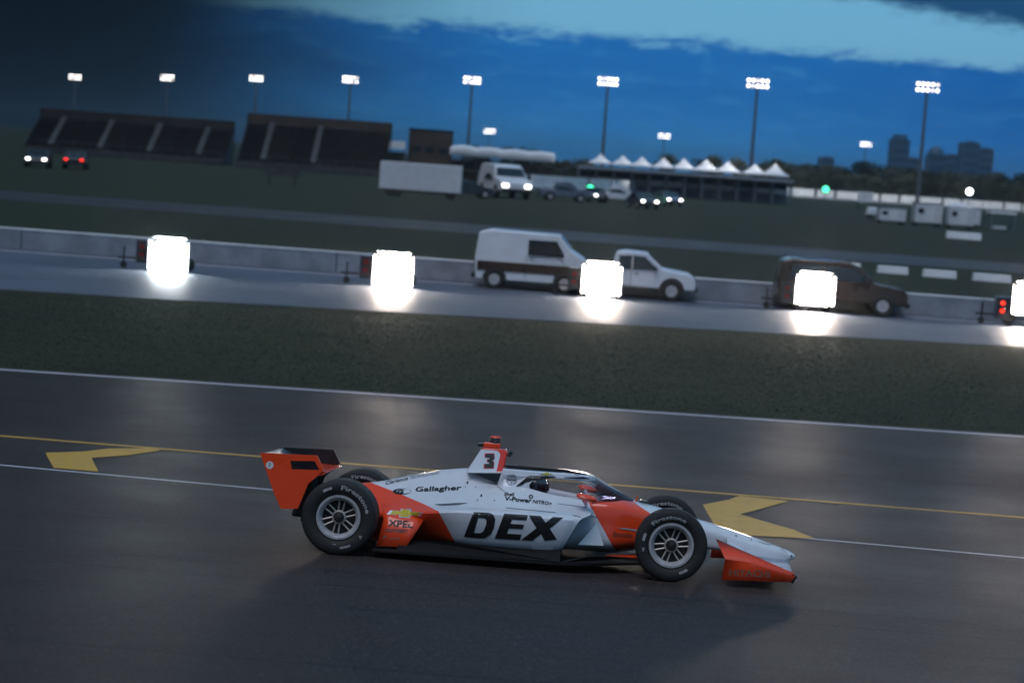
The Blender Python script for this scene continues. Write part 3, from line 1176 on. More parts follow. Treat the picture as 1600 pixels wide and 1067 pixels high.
tents = [(938, 246, 38, 13), (973, 247.5, 38, 13), (1003, 249, 36, 13), (1037, 251, 38, 14), (1069, 252, 38, 15), (1104, 255, 42, 16), (1138, 257, 42, 15), (1180, 259, 40, 14), (1212, 261, 42, 17)]
for i, (px, pt, wpx, hpx) in enumerate(tents):
    u = (px - 905) / (1232 - 905) * LW
    wpx2 = wpx * 352 / 3000 * 0.98
    hh = hpx * 352 / 3000
    base = (A[0] + math.cos(an) * u - math.sin(an) * 2.0, A[1] + math.sin(an) * u + math.cos(an) * 2.0, ZF + H1 + 0.58)
    t = thing('peaked_tent', 'white peaked tent on the hospitality roof, %s from the left' % (ordn + ['ninth'])[i], 'tent', base, an, 'white peaked tents on the roof')
    w2 = wpx2 / 2
    n = 9
    vs, fs = [], []
    for k in range(n):                                        # concave pavilion roof, square rings
        s = 1 - k / (n - 1)
        r = w2 * (0.03 + 0.97 * s)
        z = 0.75 + hh * (1 - s) ** 1.5
        ringp = [(-r, -r), (0, -r * 0.97), (r, -r), (r * .97, 0), (r, r), (0, r * .97), (-r, r), (-r * .97, 0)]
        vs += [(x, y, z) for x, y in ringp]
    for k in range(n - 1):
        for j in range(8):
            fs.append((k * 8 + j, k * 8 + (j + 1) % 8, (k + 1) * 8 + (j + 1) % 8, (k + 1) * 8 + j))
    fs.append(tuple((n - 1) * 8 + j for j in range(8)))
    G().add(vs, fs).build('tent_roof', M['tent'], t, 60)
    G().box((0, -w2, 0.62), (w2 * 2, 0.05, 0.28)).build('valance', M['tent'], t)
    for sx in (-1, 1):
        for sy in (-1, 1):
            G().rod((sx * w2 * .97, sy * w2 * .97, 0), (sx * w2 * .97, sy * w2 * .97, 0.8), 0.06).build('tent_leg', M['metal'], t)

# long white canopy roof on a dark structure, left of the tents
A2, B2 = place(704, 243, 365), place(866, 255, 365)
an2 = math.atan2(B2[1] - A2[1], B2[0] - A2[0])
L2 = math.hypot(B2[0] - A2[0], B2[1] - A2[1])
cb = thing('canopy_building', 'dark open structure under a long wavy white canopy roof', 'building', (A2[0], A2[1], ZF), an2)
zt = 5.2
vs, fs = [], []
nn = 40
for i in range(nn + 1):
    x = L2 * i / nn
    wv = 0.35 * abs(math.sin(PI * i / nn * 4)) * (1 - 0.6 * i / nn)
    vs += [(x, -4, zt - .5), (x, -3.6, zt + .75 + wv), (x, 1.5, zt + 1.25 + wv), (x, 6, zt + .3)]
for i in range(nn):
    for j in range(3):
        fs.append((i * 4 + j, (i + 1) * 4 + j, (i + 1) * 4 + j + 1, i * 4 + j + 1))
G().add(vs, fs).build('canopy_roof', M['tent'], cb, 50, solid=0.08)
for i in range(9):
    G().box((L2 * i / 8, -3.2, zt / 2 - .2), (0.3, 0.3, zt - .4)).build('column', M['dark_metal'], cb)
G().box((L2 / 2, 3.0, 1.9), (L2, 5.0, 3.8)).build('lower_block', M['stand'], cb)
G().box((L2 / 2, 0.2, 2.1), (L2, 1.2, 0.2)).build('balcony_floor', M['metal'], cb)
for i in range(8):
    G().box((L2 * (i + .5) / 8, 0.46, 3.0), (L2 / 8 - .8, 0.1, 1.2)).build('window', M['pane'], cb)

# brown tower block and the small white awning beside it
A3 = place(671, 241, 372)
bt = thing('tower_block', 'square dark brown block rising above the canopy roof', 'building', (A3[0], A3[1], ZF), an2)
G().box((0, 3, 4.6), (8.3, 7, 9.2)).build('tower_wall', M['brown'], bt)
G().box((0, 3, 9.3), (8.6, 7.3, 0.22)).build('roof_edge', M['dark_metal'], bt)
for i in range(3):
    G().box((-2.6 + i * 2.6, -0.53, 5.4), (1.7, 0.1, 1.1)).build('window', M['pane'], bt)
A4 = place(617, 238, 368)
aw = thing('rounded_awning', 'small white rounded awning left of the brown tower block', 'awning', (A4[0], A4[1], ZF), an2)
vs, fs = [], []
for i in range(13):
    a = PI / 2 * i / 12
    vs += [(-2.3 + 2.6 * (1 - math.cos(a)), -1.5, 5.2 + 1.5 * math.sin(a)), (-2.3 + 2.6 * (1 - math.cos(a)), 3, 5.2 + 1.5 * math.sin(a))]
vs += [(2.0, -1.5, 6.75), (2.0, 3, 6.75)]
for i in range(13):
    fs.append((2 * i, 2 * i + 2, 2 * i + 3, 2 * i + 1))
n = len(vs)
fs.append(tuple(range(0, n, 2)) + (n,))
vs.append((2.0, -1.5, 5.2))
G().add(vs, fs).build('awning_cover', M['tent'], aw, 60)
for sx in (-2.1, 1.9):
    G().box((sx, -1.3, 2.6), (0.18, 0.18, 5.2)).build('awning_post', M['metal'], aw)
G().box((-0.1, 1.5, 2.3), (4.2, 2.6, 4.6)).build('kiosk', M['brown'], aw)

# big white trailer in front
q = at_z(655, 309, ZF)
tr = thing('box_trailer', 'large plain white box trailer parked in front of the brown tower block', 'trailer', (q[0], q[1], ZF), 0.05)
Zq = np.dot(q - CAM, CM[:, 1])
wq = 128 * Zq / 3000
G().box((0, 1.3, 2.15), (wq, 2.5, 2.9)).build('trailer_body', M['truck_white'], tr, bevel=0.06)
G().box((0, 1.3, 0.62), (wq * .9, 2.2, 0.14)).build('chassis', M['dark_metal'], tr)
for x in (-wq * .36, -wq * .27, wq * .38):
    G().lathe([(0.2, -0.12), (0.45, -0.14), (0.5, -0.08), (0.5, 0.08), (0.2, 0.12)], 20).build('wheel', M['rubber'], tr, 40, loc=(x, 0.25, 0.5))
for i in range(int(wq / 1.2)):
    G().box((-wq / 2 + 0.6 + i * 1.2, 0.035, 2.15), (0.04, 0.03, 2.8)).build('body_rib', M['truck_white'], tr)

# grandstands on the left
def grandstand(label, px0, px1, pytop, Zd, rows, m):
    a, b = place(px0, 250 + .07 * (px0 - 800), Zd), place(px1, 250 + .07 * (px1 - 800), Zd)
    an = math.atan2(b[1] - a[1], b[0] - a[0])
    W = math.hypot(b[0] - a[0], b[1] - a[1])
    htop = (250 + .07 * ((px0 + px1) / 2 - 800) - pytop) * (Zd + rows * .8) / 3000 + CAM[2] - ZF
    t = thing('grandstand', label, 'grandstand', (a[0], a[1], ZF), an)
    rise = (htop - 2.2) / rows
    for r in range(rows):
        G().box((W / 2, r * .85, 1.6 + r * rise), (W, .82, .14)).build('seat_row', M['seat'], t)
    for r in range(rows):
        G().box((W / 2, r * .85 + .36, 1.6 + r * rise - rise / 2 - .08), (W, .06, rise)).build('riser', M['stand'], t)
    for i in range(int(W / 9) + 1):
        x = min(W - .2, .2 + i * 9)
        G().prism([(0, 0), (rows * .85, 0), (rows * .85, htop - .8), (0, 1.4)], x - .15, x + .15)
        gg = G()
        pr = [(0, 0), (rows * .85, 0), (rows * .85, htop - .9), (0, 1.3)]
        vs = [(x - .12, y, z) for y, z in pr] + [(x + .12, y, z) for y, z in pr]
        gg.add(vs, [(0, 1, 2, 3), (7, 6, 5, 4), (0, 4, 5, 1), (1, 5, 6, 2), (2, 6, 7, 3), (3, 7, 4, 0)])
        gg.build('support_frame', M['dark_metal'], t)
    for i in range(int(W / 6) + 1):
        x = i * W / int(W / 6)
        G().box((x, rows * .85 + .2, htop / 2 + .2), (.14, .14, htop + .4)).build('back_post', M['dark_metal'], t)
    G().box((W / 2, rows * .85 + .32, htop - .6), (W, .08, 2.6)).build('back_panel', m, t)
    for i in range(int(W / 9)):
        vs2 = [(4.7 + i * 9 + d, y, z) for d in (-.5, .5) for y, z in ((-.3, 1.7), (rows * .85 - .4, 1.72 + (rows - .5) * rise))]
        G().add(vs2, [(0, 1, 3, 2)]).build('aisle', M['seat'], t, solid=.06)
    for i in range(int(W / 3) + 1):
        G().box((min(W, i * 3), -.46, 1.75), (.06, .06, 1.0)).build('rail_post', M['metal'], t)
    G().box((W / 2, -.46, 2.26), (W, .06, .06)).build('hand_rail', M['metal'], t)
    G().box((W / 2, -.5, .7), (W, .12, 1.2)).build('front_panel', M['seat'], t)
    return t


grandstand('dark empty grandstand with bench rows at the left of the brown tower block', 372, 604, 190, 345, 12, M['brown'])
grandstand('darker grandstand section at the far left under the storm cloud', 40, 352, 184, 350, 12, M['stand'])
q = at_z(440, 292, ZF)
bb = thing('banner_board', 'faded grey banner board on posts in front of the dark grandstand', 'banner', (q[0], q[1], ZF), .05)
Zq = np.dot(q - CAM, CM[:, 1])
G().box((0, 0, 24 * Zq / 3000), (54 * Zq / 3000, .12, 15 * Zq / 3000)).build('board', M['seat'], bb)
for sx in (-20, 20):
    G().box((sx * Zq / 3000, .12, 12 * Zq / 3000), (.15, .12, 24 * Zq / 3000)).build('post', M['dark_metal'], bb)

# cabins, carts and canopies on the right
cab = [(1350, 300, 316, 24, 'small white sign board standing above the far white wall', 'board'),
       (1394, 327, 347, 41, 'pale box cabin on the right, partly hidden by low things, leftmost of the three', 'cabin'),
       (1450, 320, 350, 42, 'square pale blue lit cabin in the middle of the three on the right', 'cabin'),
       (1501, 325, 354, 38, 'pale cabin with a small peak on its roof, rightmost of the three', 'peak'),
       (1524, 328, 353, 14, 'narrow pale cabinet standing against the rightmost cabin', 'cabinet')]
for px, y0, y1, wpx, lb, kd in cab:
    q = at_z(px, y1 + (3 if kd != 'board' else 12), ZF)
    Zq = np.dot(q - CAM, CM[:, 1])
    s = Zq / 3000
    w3, h3 = wpx * s, (y1 - y0) * s
    t = thing('sign_board' if kd == 'board' else ('equipment_cabinet' if kd == 'cabinet' else 'site_cabin'), lb, 'sign' if kd == 'board' else 'cabin', (q[0], q[1], ZF), 0.03)
    if kd == 'board':
        G().box((0, 0, 12 * s + h3 / 2), (w3, .2, h3)).build('board', M['white_wall'], t)
        for sx in (-.4, .4):
            G().box((sx * w3, .15, 6 * s), (.2, .1, 12 * s)).build('post', M['dark_metal'], t)
        continue
    g = G().box((0, w3 * .4, .35 + h3 / 2), (w3, w3 * .8, h3), top=(1.0 if kd != 'peak' else 1.06, 1))
    g.build('cabin_body', M['truck_white'], t, bevel=.05)
    if kd == 'peak':
        G().box((0, w3 * .4, .35 + h3 + .3), (w3 * .98, w3 * .8, .5), top=(.1, .5)).build('roof', M['tent'], t)
    else:
        G().box((0, w3 * .4, .35 + h3 + .04), (w3 + .1, w3 * .8 + .1, .09)).build('roof', M['metal'], t)
    G().box((w3 * .05, -.03, .35 + h3 * .45), (w3 * .3, .05, h3 * .8)).build('door', M['white_wall'], t)
    G().box((-w3 * .3, -.03, .35 + h3 * .62), (w3 * .2, .05, h3 * .25)).build('window', M['pane'], t)
    for sx in (-.42, .42):
        G().box((sx * w3, w3 * .4, .17), (.3, w3 * .7, .34)).build('skid', M['dark_metal'], t)
q = at_z(1505, 374, ZF)
s = np.dot(q - CAM, CM[:, 1]) / 3000
t = thing('barrier_bench', 'long low pale barrier lying on the grass in front of the cabins', 'barrier', (q[0], q[1], ZF), .04)
for i in range(3):
    G().box(((i - 1) * 18 * s, 0, 5.5 * s), (17.8 * s, .7, 11 * s), top=(1, .5)).build('barrier_unit', M['white_wall'], t, bevel=.04)
q = at_z(1565, 360, ZF)
s = np.dot(q - CAM, CM[:, 1]) / 3000
t = thing('work_canopy', 'open frame canopy with a flat pale top beside the right edge', 'canopy', (q[0], q[1], ZF), .03)
G().box((0, 1, 27 * s), (40 * s, 3.0, 3 * s)).build('canopy_top', M['tent'], t)
for sx in (-18, 18):
    for sy in (-.4, 2.4):
        G().box((sx * s, sy, 13 * s), (.14, .14, 26 * s)).build('canopy_leg', M['metal'], t)
G().box((-3 * s, .8, 4 * s), (20 * s, 1.2, 5 * s)).build('table', M['truck_white'], t)
t = thing('generator_cart', 'small pale rounded cart left of the leftmost cabin', 'cart', tuple(at_z(1366, 343, ZF)), .2)
G().box((0, .8, 1.1), (2.0, 1.4, 1.1), top=(.7, .8)).build('cart_body', M['truck_white'], t, bevel=.2)
for sx in (-.6, .6):
    G().lathe([(0.1, -0.1), (0.3, -0.12), (0.34, 0), (0.3, .12), (.1, .1)], 16).build('wheel', M['rubber'], t, 40, loc=(sx, .2, .34))

# ================================================================== trees
def tree_meshes(seed, leafm):
    r = random.Random(seed)
    tr = G()
    tr.rod((0, 0, 0), (0.1, 0, 3.0), .32, .22, 8, False)
    tr.rod((0.1, 0, 3.0), (-.2, .1, 6.0), .22, .1, 7, False)
    blobs = []
    for k in range(9):
        a = r.uniform(0, 2 * PI)
        h = r.uniform(3.4, 8.0)
        rad = r.uniform(.6, 2.8) * (1.15 - abs(h - 5.4) / 6)
        e = (rad * math.cos(a), rad * math.sin(a), h)
        tr.rod((0.05, 0, r.uniform(2.0, 4.2)), e, .12, .03, 5, False)
        blobs.append((e, r.uniform(1.0, 1.7)))
    blobs.append(((0, 0, 7.8), 1.5))
    lv, lf = [], []
    for (cx, cy, cz), br in blobs:
        for _ in range(105):
            while True:
                d = Vector((r.uniform(-1, 1), r.uniform(-1, 1), r.uniform(-1, 1)))
                if .3 < d.length < 1:
                    break
            p = Vector((cx, cy, cz)) + Vector((d.x * br * 1.15, d.y * br * 1.15, d.z * br * .85))
            u = Vector((r.gauss(0, 1), r.gauss(0, 1), r.gauss(0, 1))).normalized()
            w = u.orthogonal().normalized()
            s = r.uniform(.16, .38)
            k = len(lv)
            lv += [p - u * s, p + w * s * .6, p + u * s, p - w * s * .6]
            lf.append((k, k + 1, k + 2, k + 3))
    return tr, (lv, lf)


tree_protos = []
for sd in range(5):
    tr_g, (lv, lf) = tree_meshes(sd + 20, None)
    t = thing('broadleaf_tree', 'dark leafy tree in the tree line beyond the long white wall', 'tree', (0, 0, -50), 0, 'trees along the far tree line')
    tr_g.build('trunk', M['bark'], t, 50)
    me = bpy.data.meshes.new('crown')
    me.from_pydata([tuple(p) for p in lv], [], lf)
    me.materials.append(M['leaf'] if sd % 2 else M['leaf2'])
    link('crown', me, t)
    tree_protos.append([t, False])
rng = random.Random(4)


def put_tree(px, pytop, Zd, label=None, group=None):
    p = place(px, 250 + .07 * (px - 800), Zd)
    H = (250 + .07 * (px - 800) - pytop) * Zd / 3000 + CAM[2] - ZF
    pr = tree_protos[rng.randrange(5)]
    sxy = H / 9.3 * rng.uniform(1.0, 1.35)
    if not pr[1]:
        pr[1] = True
        t = pr[0]
        t.location, t.scale = (p[0], p[1], ZF), (sxy, sxy, H / 9.3)
    else:
        t = dup(pr[0], (p[0], p[1], ZF), rng.uniform(0, 6.28), None, (sxy, sxy, H / 9.3))
    t.rotation_euler = (0, 0, rng.uniform(0, 6.28))
    if label:
        t['label'] = label
        t['group'] = group
    return t


x = 1238
while x < 1640:
    top = 256 + .05 * (x - 1240) + rng.uniform(-6, 9)
    top = {True: top - 7, False: top}[1330 < x < 1385]
    put_tree(x, top, rng.uniform(620, 700))
    x += rng.uniform(8, 13)
x = 1236
while x < 1650:
    put_tree(x, 268 + .05 * (x - 1240) + rng.uniform(-5, 6), rng.uniform(570, 610))
    x += rng.uniform(8, 12)
for x in (742, 762, 790, 812, 834, 846):
    put_tree(x, 227 + rng.uniform(-2, 6) + (x - 742) * .04, 440, 'dark tree top showing above the long white canopy roof', 'trees behind the canopy roof')
for x in (1045, 1098, 1112, 1150, 1192, 1206, 1226):
    put_tree(x, 238 + (x - 1040) * .06 + rng.uniform(-2, 6), 450, 'dark tree showing behind the row of white peaked tents', 'trees behind the tents')
for x in (866, 884, 902, 915):
    put_tree(x, 247 + rng.uniform(-2, 4), 385, 'rounded dark tree between the canopy roof and the tents', 'trees between canopy and tents')

# ================================================================== city skyline
def tower(label, px, pytop, wpx, Zd, m, kind):
    p = place(px, 250 + .07 * (px - 800), Zd)
    s = Zd / 3000
    H = (250 + .07 * (px - 800) - pytop) * s + CAM[2] - ZF
    W = wpx * s
    t = thing('office_tower', label, 'tower', (p[0], p[1], ZF), .12)
    hb2 = H * (.92 if kind == 'step' else (.82 if kind == 'dome' else .97))
    G().box((0, W / 2, hb2 / 2), (W, W, hb2)).build('tower_wall', m, t)
    if kind == 'step':
        G().box((0, W / 2, hb2 + (H - hb2) / 2), (W * .7, W * .7, H - hb2)).build('roof_block', m, t)
    elif kind == 'dome':
        pr = [(W * .5 * math.cos(a), (H - hb2) * math.sin(a)) for a in [PI / 2 * k / 8 for k in range(9)]]
        g = G()
        n = 20
        vs = [(r * math.cos(2 * PI * k / n), W / 2 + r * math.sin(2 * PI * k / n), hb2 + z) for k in range(n) for r, z in pr]
        m2 = len(pr)
        g.add(vs, [(k * m2 + j, ((k + 1) % n) * m2 + j, ((k + 1) % n) * m2 + j + 1, k * m2 + j + 1) for k in range(n) for j in range(m2 - 1)])
        g.build('dome_roof', m, t, 40)
    else:
        G().box((W * .1, W / 2, H - H * .015), (W * .5, W * .5, H * .03)).build('plant_room', m, t)
    nf = max(3, int(hb2 / 9))
    g = G()
    for f in range(nf):
        for c4 in range(6):
            g.box(((c4 - 2.5) * W / 6.4, -.3, (f + .6) * hb2 / nf), (W / 9, .5, hb2 / nf * .5))
    wo = g.build('window_grid', M['pane'], t)
    wo['kind'] = 'stuff'
    return t


tower('tallest dark office tower in the skyline, left of the nearest light mast', 1403, 211, 27, 2100, M['city'], 'step')
tower('low wide office block joined to the right foot of the tallest tower', 1424, 246, 24, 2150, M['city2'], 'flat')
tower('dark office building with a rounded roof right of the nearest light mast', 1461, 229, 26, 2200, M['city'], 'dome')
tower('low office block between the rounded roof and the twin towers', 1484, 241, 26, 2250, M['city2'], 'flat')
tower('taller left one of the twin office towers at the right of the skyline', 1512, 221, 27, 2150, M['city'], 'flat')
tower('shorter right one of the twin office towers at the right of the skyline', 1535, 231, 25, 2200, M['city'], 'flat')
tower('small faint office block far left of the skyline above the trees', 1290, 245, 22, 2400, M['city2'], 'flat')


# ================================================================== mist box added for glow round the lamps: thin, strongly forward scattering air
hz_m = bpy.data.materials.new('glow_haze')
hz_m.use_nodes = True
hz_m.node_tree.nodes.clear()
_pv = hz_m.node_tree.nodes.new('ShaderNodeVolumePrincipled')
_pv.inputs['Color'].default_value = (0.95, 0.96, 1.0, 1)
_pv.inputs['Density'].default_value = 0.00016
_pv.inputs['Anisotropy'].default_value = 0.9
_ho = hz_m.node_tree.nodes.new('ShaderNodeOutputMaterial')
hz_m.node_tree.links.new(_pv.outputs[0], _ho.inputs['Volume'])
haze = G().box((0, 3250, 45.0), (12200, 11600, 94)).build('haze', hz_m)
haze['kind'] = 'stuff'
# ================================================================== the race car
car = thing('race_car', 'white and orange open wheel race car numbered 3 speeding along the track', 'race car', (0, 0, 0), 0)
car.rotation_euler = (BANK, 0, 0)


def livery():
    m = bpy.data.materials.new('livery_paint')
    m.use_nodes = True
    nt = m.node_tree
    b = nt.nodes['Principled BSDF']
    b.inputs['Roughness'].default_value = 0.27
    b.inputs['Coat Weight'].default_value = 0.7
    b.inputs['Coat Roughness'].default_value = 0.05
    t = nt.nodes.new('ShaderNodeTexCoord')
    s = nt.nodes.new('ShaderNodeSeparateXYZ')
    nt.links.new(t.outputs['Object'], s.inputs[0])
    X, Z = s.outputs[0], s.outputs[2]

    def half(ax, az, c):           # ax*x + az*z + c > 0
        v = mth(nt, 'ADD', mth(nt, 'MULTIPLY', X, ax), mth(nt, 'MULTIPLY', Z, az))
        return mth(nt, 'GREATER_THAN', v, -c)
    A = mth(nt, 'MULTIPLY', half(-.2186, -1, .604 + .2186 * .226), half(-1, -.61, .931 + .404 * .61))
    B = mth(nt, 'MULTIPLY', half(1, .66, -2.28 - .6 * .66), half(-1, -1.84, 2.777 + .593 * 1.84))
    k = mth(nt, 'MAXIMUM', A, B)
    dirt = noise(nt, t.outputs['Object'], 6.0, 6, 0.65)
    d = smooth(nt, dirt, 0.5, 0.9, 0.0, 0.22)
    col = mixc(nt, k, WHITE, ORANGE)
    col = mixc(nt, d, col, (0.25, 0.24, 0.24))
    nt.links.new(col, b.inputs['Base Color'])
    return m


M['livery'] = livery()

# --- engine cover and sidepods: half sections from the spine to the underside
BODY = [
    (2.30, [(0, 0, .36), (0, .27, .36), (0, .335, .607), (0, .40, .592), (0, .62, .525), (-.10, .80, .475), (-.23, .79, .22), (-.23, .45, .17)]),
    (2.10, [(0, 0, .34), (0, .27, .34), (0, .345, .632), (0, .42, .612), (0, .66, .54), (-.03, .86, .478), (-.08, .80, .20), (-.08, .45, .15)]),
    (1.90, [(0, .34), (.27, .34), (.35, .655), (.43, .625), (.68, .54), (.885, .478), (.81, .185), (.45, .13)]),
    (1.70, [(0, .34), (.27, .36), (.355, .695), (.43, .645), (.68, .535), (.89, .478), (.80, .18), (.45, .13)]),
    (1.66, [(0, .36), (.27, .40), (.355, .705), (.43, .65), (.68, .535), (.89, .478), (.80, .18), (.45, .13)]),
    (1.63, [(0, .78), (.24, .79), (.345, .735), (.43, .655), (.68, .535), (.89, .477), (.80, .18), (.45, .13)]),
    (1.46, [(0, .84), (.22, .835), (.335, .765), (.43, .665), (.68, .53), (.88, .476), (.79, .18), (.45, .13)]),
    (1.40, [(0, .80), (.10, .795), (.25, .715), (.43, .655), (.68, .525), (.875, .475), (.78, .18), (.45, .13)]),
    (1.10, [(0, .825), (.09, .80), (.26, .70), (.43, .62), (.66, .515), (.845, .466), (.72, .18), (.45, .13)]),
    (.90, [(0, .80), (.085, .775), (.25, .675), (.41, .59), (.60, .50), (.765, .44), (.58, .20), (.4, .13)]),
    (.53, [(0, .71), (.08, .69), (.21, .60), (.34, .52), (.47, .45), (.57, .38), (.40, .22), (.3, .13)]),
    (.25, [(0, .635), (.07, .615), (.17, .54), (.27, .47), (.34, .40), (.38, .33), (.3, .22), (.2, .13)]),
    (.05, [(0, .60), (.06, .58), (.13, .50), (.19, .43), (.22, .37), (.24, .3), (.2, .22), (.15, .15)]),
]
xq = sorted(set([round(v, 4) for v in np.linspace(.05, 2.30, 100)] + [1.66, 1.63, 1.46, 1.40, 1.645, 1.43]))
body = weld(loft(BODY, sub=5, xq=xq), 'engine_cover', M['livery'], car, 32)

# --- nose and front of the tub
NOSE = [
    (4.262, [(0, .248), (.025, .246), (.045, .236), (.05, .228), (.042, .216), (0, .21)]),
    (4.24, [(0, .264), (.04, .261), (.075, .245), (.08, .228), (.065, .208), (0, .198)]),
    (4.16, [(0, .296), (.055, .292), (.10, .264), (.105, .235), (.09, .20), (0, .185)]),
    (4.00, [(0, .342), (.07, .336), (.125, .298), (.13, .25), (.11, .205), (0, .185)]),
    (3.75, [(0, .408), (.085, .40), (.145, .35), (.15, .28), (.13, .22), (0, .20)]),
    (3.45, [(0, .482), (.10, .472), (.168, .415), (.172, .33), (.15, .255), (0, .235)]),
    (3.05, [(0, .572), (.12, .56), (.20, .495), (.205, .38), (.18, .26), (0, .22)]),
    (2.75, [(0, .630), (.16, .615), (.27, .55), (.29, .40), (.27, .25), (0, .17)]),
    (2.55, [(0, .655), (.20, .648), (.325, .588), (.345, .42), (.33, .22), (0, .13)]),
    (2.42, [(0, .640), (.20, .645), (.335, .605), (.36, .43), (.35, .21), (0, .12)]),
    (2.25, [(0, .60), (.20, .605), (.335, .605), (.365, .43), (.355, .20), (0, .12)]),
    (2.05, [(0, .56), (.20, .565), (.33, .60), (.365, .43), (.355, .20), (0, .12)]),
]
nose = weld(loft(NOSE, nx=90, sub=5), 'nose_cone', M['livery'], car, 40)
BV_BODY = bvh_of([body, nose])

# cockpit tub lining
g = G()
for x0, x1, z in ((1.67, 2.46, .47),):
    g.box(((x0 + x1) / 2, 0, .40), (x1 - x0, .52, .06))
g.build('cockpit_floor', M['gloss_black'], car)
G().box((1.70, 0, .62), (.07, .5, .30)).build('headrest', M['carbon'], car, bevel=.03)

# inlet blocker behind the sidepod mouth
for s in (-1, 1):
    G().add([(2.0, s * .37, .58), (2.0, s * .86, .47), (1.95, s * .79, .2), (1.95, s * .37, .16)], [(0, 1, 2, 3)]).build('sidepod_duct', M['carbon'], car, solid=.01)
    G().add([(2.36, s * .46, .435), (2.20, s * .60, .235), (2.44, s * .50, .235)], [(0, 1, 2)]).build('inlet_vane', M['livery'], car, solid=.012)

# --- roll hoop tower
TW = [(1.085, .80), (1.205, 1.02), (1.225, 1.035), (1.43, 1.035), (1.465, 1.012), (1.452, .96), (1.435, .80)]


def tower_mat():
    m = M['livery'].copy()
    m.name = 'tower_paint'
    nt = m.node_tree
    nt.nodes.clear()
    b = nt.nodes.new('ShaderNodeBsdfPrincipled')
    o = nt.nodes.new('ShaderNodeOutputMaterial')
    nt.links.new(b.outputs[0], o.inputs[0])
    b.inputs['Roughness'].default_value = .27
    b.inputs['Coat Weight'].default_value = .7
    t = nt.nodes.new('ShaderNodeTexCoord')
    s = nt.nodes.new('ShaderNodeSeparateXYZ')
    nt.links.new(t.outputs['Object'], s.inputs[0])
    X, Z = s.outputs[0], s.outputs[2]
    a = mth(nt, 'GREATER_THAN', mth(nt, 'SUBTRACT', X, mth(nt, 'MULTIPLY', mth(nt, 'SUBTRACT', Z, .80), .14)), 1.368)
    c5 = mth(nt, 'GREATER_THAN', Z, 1.018)
    dx, dz = mth(nt, 'SUBTRACT', X, 1.34), mth(nt, 'SUBTRACT', Z, .965)
    rr = mth(nt, 'GREATER_THAN', mth(nt, 'ADD', mth(nt, 'MULTIPLY', dx, dx), mth(nt, 'MULTIPLY', dz, dz)), .0030)
    corner = mth(nt, 'MULTIPLY', rr, mth(nt, 'MULTIPLY', mth(nt, 'GREATER_THAN', X, 1.34), mth(nt, 'GREATER_THAN', Z, .965)))
    k = mth(nt, 'MAXIMUM', mth(nt, 'MAXIMUM', a, c5), corner)
    nt.links.new(mixc(nt, k, WHITE, (.80, .03, .012)), b.inputs['Base Color'])
    return m


M['tower'] = tower_mat()
g = G()
n = len(TW)
yw = [.20 - .12 * min(1, (z - .80) / .22) for x, z in TW]
yw[3] = .075
yw[4] = .06
yw[5] = .075
yw[6] = .14
vs = [(x, -w_, z) for (x, z), w_ in zip(TW, yw)] + [(x, w_, z) for (x, z), w_ in zip(TW, yw)]
g.add(vs, [tuple(range(n)), tuple(range(n, 2 * n))[::-1]] + [(k, n + k, n + (k + 1) % n, (k + 1) % n) for k in range(n)])
tower_o = g.build('roll_hoop_fairing', M['tower'], car, 30, bevel=.012)
# ledge under the tower and the dark inlet below it
G().prism([(1.10, .795), (1.10, .808), (1.49, .835), (1.49, .818)], -.255, .255).build('hoop_ledge', M['white'], car, bevel=.004)
for s in (-1, 1):
    G().add([(1.16, s * .265, .798), (1.46, s * .262, .816), (1.415, s * .30, .70), (1.39, s * .285, .722)], [(0, 1, 2, 3)]).build('side_inlet', M['gloss_black'], car, solid=.008)
G().box((1.305, 0, 1.064), (.165, .10, .052)).build('camera_box', M['orange'], car, bevel=.012)
G().rod((1.225, 0, 1.066), (1.165, 0, 1.062), .022, .026, 12).build('camera_lens', M['gloss_black'], car, 40)
G().rod((1.47, 0, 1.0), (1.50, 0, .985), .03, .026, 12).build('front_camera', M['gloss_black'], car, 40)
b_ = G()
b_.rod((1.335, 0, 1.088), (1.335, 0, 1.105), .055, .05, 18)
b_.build('beacon_base', M['carbon'], car, 40)
G().rod((1.335, 0, 1.105), (1.335, 0, 1.135), .042, .046, 18).build('beacon_lens', M['ink_grey'], car, 40)
G().rod((1.335, 0, 1.135), (1.335, 0, 1.155), .054, .046, 18).build('beacon_cap', M['orange'], car, 40)

# --- aeroscreen: white frame, black top inlay, clear wraparound screen
def frame_path(n=40):
    P = [(1.44, .345), (1.70, .345), (1.95, .335), (2.12, .295), (2.24, .215), (2.305, .11), (2.325, 0)]
    P = P + [(x, -y) for x, y in P[-2::-1]]
    t = np.linspace(0, 1, len(P))
    q = np.linspace(0, 1, n)
    return [(float(pchip(t, [p[0] for p in P], np.array([v]))[0]), float(pchip(t, [p[1] for p in P], np.array([v]))[0])) for v in q]


FP = frame_path(49)
fr = G()
rows = []
for x, y in FP:
    f2 = max(0, (x - 2.0) / .325)
    zt2 = .868 - .018 * f2 ** 2
    zb2 = .812 - .012 * f2
    ins = .05
    cx = 1.7
    dn = math.hypot(x - cx, y) + 1e-6
    ux, uy = (0 if x < 1.95 else (x - 1.95) * 2.2), y
    un = math.hypot(ux, uy) + 1e-6
    ux, uy = ux / un, uy / un
    rows.append([(x, y, zb2), (x - ux * .008, y - uy * .008, zt2 - .012), (x - ux * .03, y - uy * .03, zt2),
                 (x - ux * .075, y - uy * .075, zt2), (x - ux * .075, y - uy * .075, zb2 + .01), (x - ux * .03, y - uy * .03, zb2 - .002)])
vs = [p for r_ in rows for p in r_]
fs = []
for i in range(len(rows) - 1):
    for j in range(6):
        fs.append((i * 6 + j, (i + 1) * 6 + j, (i + 1) * 6 + (j + 1) % 6, i * 6 + (j + 1) % 6))
fr.add(vs, fs)
